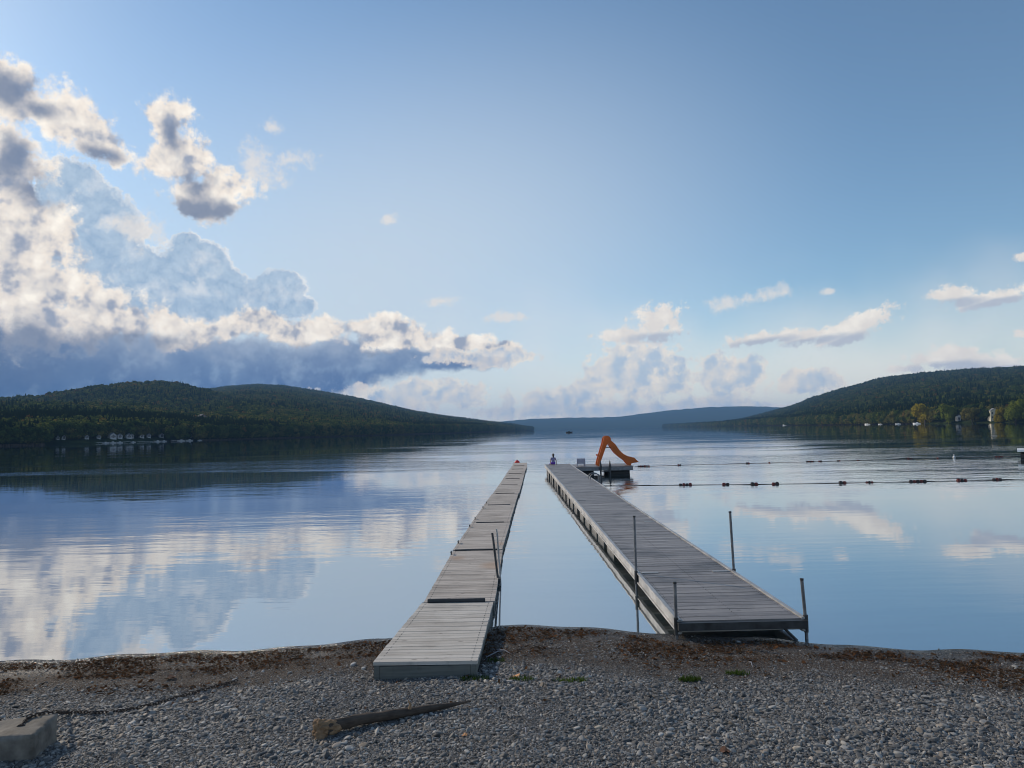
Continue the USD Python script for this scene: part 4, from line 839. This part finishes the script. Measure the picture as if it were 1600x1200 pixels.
# chain from the block across the pebbles
topz = 0.40
cpts = [on_plane(u, v, topz) + [0, 0, dz] for u, v, dz in [(33, 1133, 0.0), (46, 1122, 0.012), (70, 1116, 0.008), (90, 1113.5, 0.004)]]
q = hit_ground(104, 1117); cpts += [q + [0, 0, 0.02]]
for u, v in [(118, 1116), (150, 1117), (190, 1114), (230, 1106), (262, 1097), (300, 1086), (340, 1074), (372, 1066)]:
    q = hit_ground(u, v); cpts.append(q + [0, 0, 0.016])
cpts = np.array(cpts); seg = np.linalg.norm(np.diff(cpts, axis=0), axis=1); cum = np.concatenate([[0], np.cumsum(seg)])
chain = thing('chain', 'rusty iron chain trailing over the pebbles from the concrete block', 'chain')
lk = trimesh.creation.torus(0.0105, 0.0034, major_sections=12, minor_sections=5); lk.vertices[:, 0] *= 1.5
s_, k = 0.0, 0
while s_ < cum[-1] and k < 299:
    p0 = np.array([np.interp(s_, cum, cpts[:, j]) for j in range(3)]); p1 = np.array([np.interp(s_ + 0.03, cum, cpts[:, j]) for j in range(3)]); d = p1 - p0
    if np.linalg.norm(d) < 1e-4: break
    m = lk.copy(); m.apply_transform(rotm(90 * (k % 2) + 25 * math.sin(k), (1, 0, 0)))
    m = placed(m.apply_transform(rotm(90, (0, 0, 1))), p0, d); m.vertices[:, 1] += 0.006 * math.sin(k * 0.7); part('link', m, M['rust'], chain); s_ += 0.0225; k += 1
# driftwood
a, b = hit_ground(508, 1150), hit_ground(737, 1106); d = b - a; L = np.linalg.norm(d[:2])
dw = thing('driftwood', 'weathered driftwood branch with a pale torn root end lying on the pebbles', 'driftwood', (a[0], a[1], a[2] - 0.01), math.atan2(d[1], d[0]))
n = 60; t = np.linspace(0, 1, n)
cl = np.stack([t * L, 0.045 * np.sin(t * 3.0) + 0.010 * np.sin(t * 9), np.interp(t, [0, 0.1, 0.5, 0.85, 1], [0.052, 0.058, 0.048, 0.04, 0.05])], 1)
rad = np.interp(t, [0, 0.06, 0.2, 0.5, 0.8, 1], [0.050, 0.040, 0.036, 0.030, 0.019, 0.005]) * (1 + 0.09 * np.sin(t * 40) * np.sin(t * 13))
m = tube(cl, rad, 18); p_ = m.vertices
m.vertices += (meshkit.fbm(p_ * [8, 50, 50], 4, 5) - 0.5)[:, None] * 0.018 * (p_ - np.stack([p_[:, 0], np.interp(p_[:, 0], cl[:, 0], cl[:, 1]), np.interp(p_[:, 0], cl[:, 0], cl[:, 2])], 1)) / 0.04
part('branch', m, M['drift'], dw, smooth=50)
root = m3.Manifold()
for (p0, r0), (p1, r1) in [(((0.06, 0, 0.055), 0.040), ((-0.005, 0.0, 0.06), 0.048)), (((-0.01, 0, 0.06), 0.050), ((-0.045, 0.02, 0.085), 0.030)), (((-0.01, 0, 0.05), 0.048), ((-0.045, -0.045, 0.005), 0.020)), (((0.0, 0, 0.05), 0.046), ((-0.05, 0.035, 0.03), 0.025)), (((0, 0, 0.06), 0.046), ((0.0, -0.035, 0.07), 0.026)), (((-0.01, 0, 0.07), 0.035), ((-0.035, -0.01, 0.105), 0.014)), (((0, 0, 0.04), 0.04), ((-0.02, -0.01, 0.0), 0.024))]:
    root += m3.Manifold.batch_hull([m3.Manifold.sphere(r0, 18).translate(p0), m3.Manifold.sphere(r1, 18).translate(p1)])
rt = to_tri(root, 0.008); rt.vertices += rt.vertex_normals * ((meshkit.fbm(rt.vertices * [34, 70, 60], 4, 6) - 0.5) * 0.036)[:, None]; part('root_end', rt, M['drift_root'], dw, smooth=40)
sb = tube([(L * 0.56, 0.01, 0.075), (L * 0.565, 0.012, 0.105), (L * 0.55, 0.012, 0.135)], [0.012, 0.008, 0.003], 6); part('twig_stub', sb, M['drift_root'], dw)

# ------------------------------------------------------------------ pebbles and litter
def pebble(seed, flat=0.5):
    r = np.random.default_rng(seed); m = trimesh.creation.icosphere(1, 1.0); v = m.vertices * (1 + 0.42 * (meshkit.fbm(m.vertices * 1.3 + seed * 9.1, 2, seed) - 0.5))[:, None]
    v = np.clip(v, [-0.9, -0.8, -0.7], [0.85, 0.75, 0.62]); m.vertices = v * [1.0, 0.5 + 0.35 * r.random(), flat * (0.55 + 0.7 * r.random())]; return m
def mesh_proto(mesh, mat, smooth=False):
    def b(path): usdkit.mesh(stage, path, mesh, mat, smooth=smooth); return path
    return b
pr2 = np.random.default_rng(21)
def scatter(n, y0, y1, xw):
    y = y0 + (y1 - y0) * pr2.random(n); x = (pr2.random(n) * 2 - 1) * (xw * y + 0.35); return x, y
protos = []
for k in range(3): protos.append(('slate_pebble', mesh_proto(pebble(100 + k), M['pebble'][0], 60)))
for k in range(4): protos.append(('grey_pebble', mesh_proto(pebble(110 + k), M['pebble'][1], 60)))
for k in range(2): protos.append(('brown_pebble', mesh_proto(pebble(120 + k), M['pebble'][2], 60)))
protos.append(('pale_pebble', mesh_proto(pebble(130), M['pebble'][3], 60)))
N = 620000
x, y = scatter(N, 3.9, 8.0, 0.78); sy = shore_y(x); d = sy - y
clean = meshkit.fbm(np.stack([x * 0.7, y * 1.2, 0 * x], -1), 3, 12)
dens = np.clip((d - 1.0 + (clean - 0.5) * 2.0) / 0.8, 0.40, 1) * np.where(d < 0.12, 0.25 * (d > -0.3), 1)
under = (np.abs(x - ldock_axis(y)) < LW / 2) & (y > 6.0)
keep = (pr2.random(N) < dens) & ~under
x, y, d, dens = x[keep], y[keep], d[keep], dens[keep]
size = np.exp(pr2.normal(-5.24, 0.58, len(x))) * (0.75 + 0.9 * np.clip(meshkit.fbm(np.stack([x * 0.9, y * 1.6, 0 * x], -1), 3, 77) - 0.25, 0, 1)) * np.clip(0.40 + 0.60 * dens ** 1.5, 0, 1); size = np.clip(size, 0.0025, 0.032)
w = np.tile([0.8, 0.8, 0.8, 1, 1, 1, 1, 0.45, 0.45, 0.22], (len(x), 1)); which = pick(pr2, w)
z = ground_z(x, y) + size * 0.18
print('pebbles', len(x))
instancer('pebbles', protos, which, np.stack([x, y, z], 1), np.stack([size, size, size], 1), pr2.random(len(x)) * 6.28, 'grey and brown pebbles covering the beach', 'pebbles', tilt=pr2.normal(0, 0.26, (len(x), 2)))
def flake(seed):
    r = np.random.default_rng(seed); a = np.linspace(0, 6.28, 7, endpoint=False); p_ = np.stack([np.cos(a) * (0.8 + 0.4 * r.random(7)), 0.5 * np.sin(a) * (0.8 + 0.4 * r.random(7)), 0.25 * r.random(7)], 1)
    return np.vstack([p_, [[0, 0, 0.05]]]), np.array([[7, k, (k + 1) % 7] for k in range(7)])
lp = [('leaf_flake', mesh_proto(flake(k), M['litter'][k % 2])) for k in range(4)] + [('bark_twig', mesh_proto(tube([(-1.6, 0, 0.1), (0, 0.12, 0.15), (1.6, 0, 0.1)], 0.10, 4), M['litter'][1])), ('bark_twig', mesh_proto(tube([(-1.6, 0, 0.1), (0, -0.2, 0.2), (1.4, 0.1, 0.1)], 0.08, 4), M['drift_root']))]
N = 200000; x, y = scatter(N, 5.0, 8.1, 0.80); d = shore_y(x) - y
pn = meshkit.fbm(np.stack([x * 1.6, y * 2.6, 0 * x], -1), 4, 31); pn2 = meshkit.fbm(np.stack([x * 0.5, y * 1.0, 0 * x], -1), 2, 33)
band = np.exp(-((d - 0.32) / 0.22) ** 2) * 0.9 + np.exp(-((d - 0.85 - (pn2 - 0.5) * 0.9) / 0.5) ** 2) * 1.0 + 0.015
keep = (pr2.random(N) < 0.75 * band * np.clip((pn - 0.38) * 5, 0.04, 1)) & (d > 0.17) & ~((np.abs(x - ldock_axis(y)) < LW / 2) & (y > 6.0))
x, y = x[keep], y[keep]; size = np.exp(pr2.normal(-4.85, 0.6, len(x))).clip(0.002, 0.034)
print('litter', len(x))
instancer('leaf_litter', lp, pr2.choice(6, len(x), p=[0.22, 0.22, 0.2, 0.16, 0.12, 0.08]), np.stack([x, y, ground_z(x, y) + 0.004 + 0.006 * pr2.random(len(x))], 1), np.stack([size] * 3, 1), pr2.random(len(x)) * 6.28, 'rust brown dead leaves and bark washed up along the waterline', 'leaf litter', tilt=pr2.normal(0, 0.25, (len(x), 2)))
# tufts of grass
def tuft(seed, n, rx, ry, h):
    r = np.random.default_rng(seed); v, f = [], []
    for _ in range(n):
        a, q = r.random() * 6.28, math.sqrt(r.random()); bx, by = rx * q * math.cos(a), ry * q * math.sin(a); t_ = r.random() * 6.28; l = h * (0.5 + 0.8 * r.random()); w_ = 0.0035; dx, dy = math.cos(t_), math.sin(t_); i = len(v)
        lean = 0.7 * r.random(); v += [(bx - dy * w_, by + dx * w_, 0), (bx + dy * w_, by - dx * w_, 0), (bx + dx * l * lean * 0.4 + dy * w_ * .7, by + dy * l * lean * 0.4 - dx * w_ * .7, l * 0.65), (bx + dx * l * lean, by + dy * l * lean, l)]
        f += [[i, i + 1, i + 2], [i, i + 2, i + 3]]
    return np.array(v), np.array(f)
for u, v, n, rx, label in [(742, 1062, 170, 0.13, 'low green grass tuft at the near right corner of the narrow dock'), (815, 1063, 130, 0.10, 'green grass tuft beside the orange leaf, right of the narrow dock'), (893, 1065, 150, 0.14, 'thin sparse grass tuft midway between the two docks'),
                           (1078, 1063, 190, 0.09, 'brightest green grass tuft on the beach below the wide dock'), (1152, 1054, 130, 0.10, 'dark flattened grass tuft right of the brightest one'), (775, 1034, 70, 0.08, 'small faded grass tuft among bleached twigs by the narrow dock')]:
    p = hit_ground(u, v); solo_ = thing('grass_tuft', label, 'grass tuft', p); part('blades', tuft(u, n, rx, 0.05, 0.030), M['grass'], solo_)
# leaves, stones and bits one can pick out
M['orange_leaf'] = plain_look('orange_leaf', (0.55, 0.26, 0.10), 0.7, var=0.2, scale=60); M['brown_leaf'] = plain_look('brown_leaf', (0.16, 0.075, 0.04), 0.8, var=0.3, scale=60)
M['white_stone'] = plain_look('white_stone', (0.42, 0.41, 0.39), 0.7, var=0.2, scale=40); M['tan_stone'] = plain_look('tan_stone', (0.40, 0.34, 0.27), 0.8, var=0.2, scale=40); M['blue_twig'] = plain_look('bleached_twig', (0.24, 0.25, 0.28), 0.8, var=0.2, scale=40)
def leaf_mesh(s, seed):
    r = np.random.default_rng(seed); n = 14; a = np.linspace(0, 2 * math.pi, n, endpoint=False); rr = s * (0.75 + 0.35 * np.abs(np.sin(a * 2.5)) + 0.1 * r.random(n)); top = np.stack([np.cos(a) * rr, np.sin(a) * rr * 0.7, 0.4 * s * np.cos(a) ** 2 + 0.1 * s * r.random(n)], 1)
    v = np.vstack([top, [[0, 0, 0.04 * s]], top - [0, 0, 0.0015], [[0, 0, 0.04 * s - 0.0015]]]); f = [[n, k, (k + 1) % n] for k in range(n)] + [[2 * n + 1, n + 1 + (k + 1) % n, n + 1 + k] for k in range(n)]
    return v, np.array(f)
for u, v, s, kind_, label in [(805, 1059, 0.040, 'orange_leaf', 'pale orange fallen leaf on the grass right of the narrow dock'), (268, 1061, 0.045, 'brown_leaf', 'dark brown curled leaf alone on the left part of the beach'), (1133, 1176, 0.036, 'brown_leaf', 'rust brown leaf on the pebbles at the bottom right of the middle'),
                              (726, 1151, 0.022, 'orange_leaf', 'tiny orange leaf on the pebbles right of the driftwood')]:
    p = hit_ground(u, v); solo_ = thing('fallen_leaf', label, 'leaf', p + [0, 0, 0.006], rng.random() * 6); part('blade', leaf_mesh(s, u), M[kind_], solo_); part('stalk', tube([(s * 0.8, 0, 0.3 * s), (s * 1.3, 0.1 * s, 0.1 * s), (s * 1.7, 0.3 * s, 0.15 * s)], 0.0018, 5), M['brown_leaf'], solo_)
for u, v, s, kind_, label in [(1033, 1150, 0.024, 'white_stone', 'roundest white stone among the pebbles below the wide dock'), (1103, 1156, 0.022, 'white_stone', 'pale squarish stone right of the round white one'), (552, 1040, 0.042, 'white_stone', 'rough white lump beside the left side of the narrow dock'),
                              (568, 1046, 0.026, 'white_stone', 'small flat white stone at the near left corner of the narrow dock'), (935, 1139, 0.032, 'tan_stone', 'flat tan stone on the pebbles under the middle of the photo'), (1246, 1172, 0.03, 'tan_stone', 'large tan stone on the lower right pebbles')]:
    p = hit_ground(u, v); m = pebble(u, 0.65); m.vertices *= s; m.apply_translation((0, 0, s * 0.25)); m.apply_transform(rotm(u * 37 % 360, (0, 0, 1))); m.apply_translation(p)
    m2 = m.subdivide(); solo('stone', m2, M[kind_], label, 'stone', smooth=50)
for k, (u0, v0, u1, v1, label) in enumerate([(760, 1028, 792, 1018, 'longer bleached twig by the right side of the narrow dock'), (772, 1017, 800, 1024, 'shorter bleached twig crossing the longer one by the narrow dock'), (816, 1141, 822, 1150, 'pale splinter standing among the pebbles right of the driftwood'), (1170, 1036, 1176, 1044, 'pale short stick on the litter below the wide dock')]):
    a, b = hit_ground(u0, v0), hit_ground(u1, v1); mid = (a + b) / 2 + [0.01, 0.015, 0.025]; solo('twig', tube([a + [0, 0, .008], mid, b + [0, 0, .008]], [0.004, 0.0045, 0.002], 6), M['blue_twig'], label, 'twig')

# ------------------------------------------------------------------ air
g = Graph()
hz = g.make('haze_air', volume=g.n('principled_volume', 'volume', color=(0.30, 0.58, 1.0), density=HAZE, anisotropy=0.0))
solo('haze', box(18400, 18400, 280, (0, 0, 135)), hz, 'thin blue air over the lake', 'haze', kind='stuff')
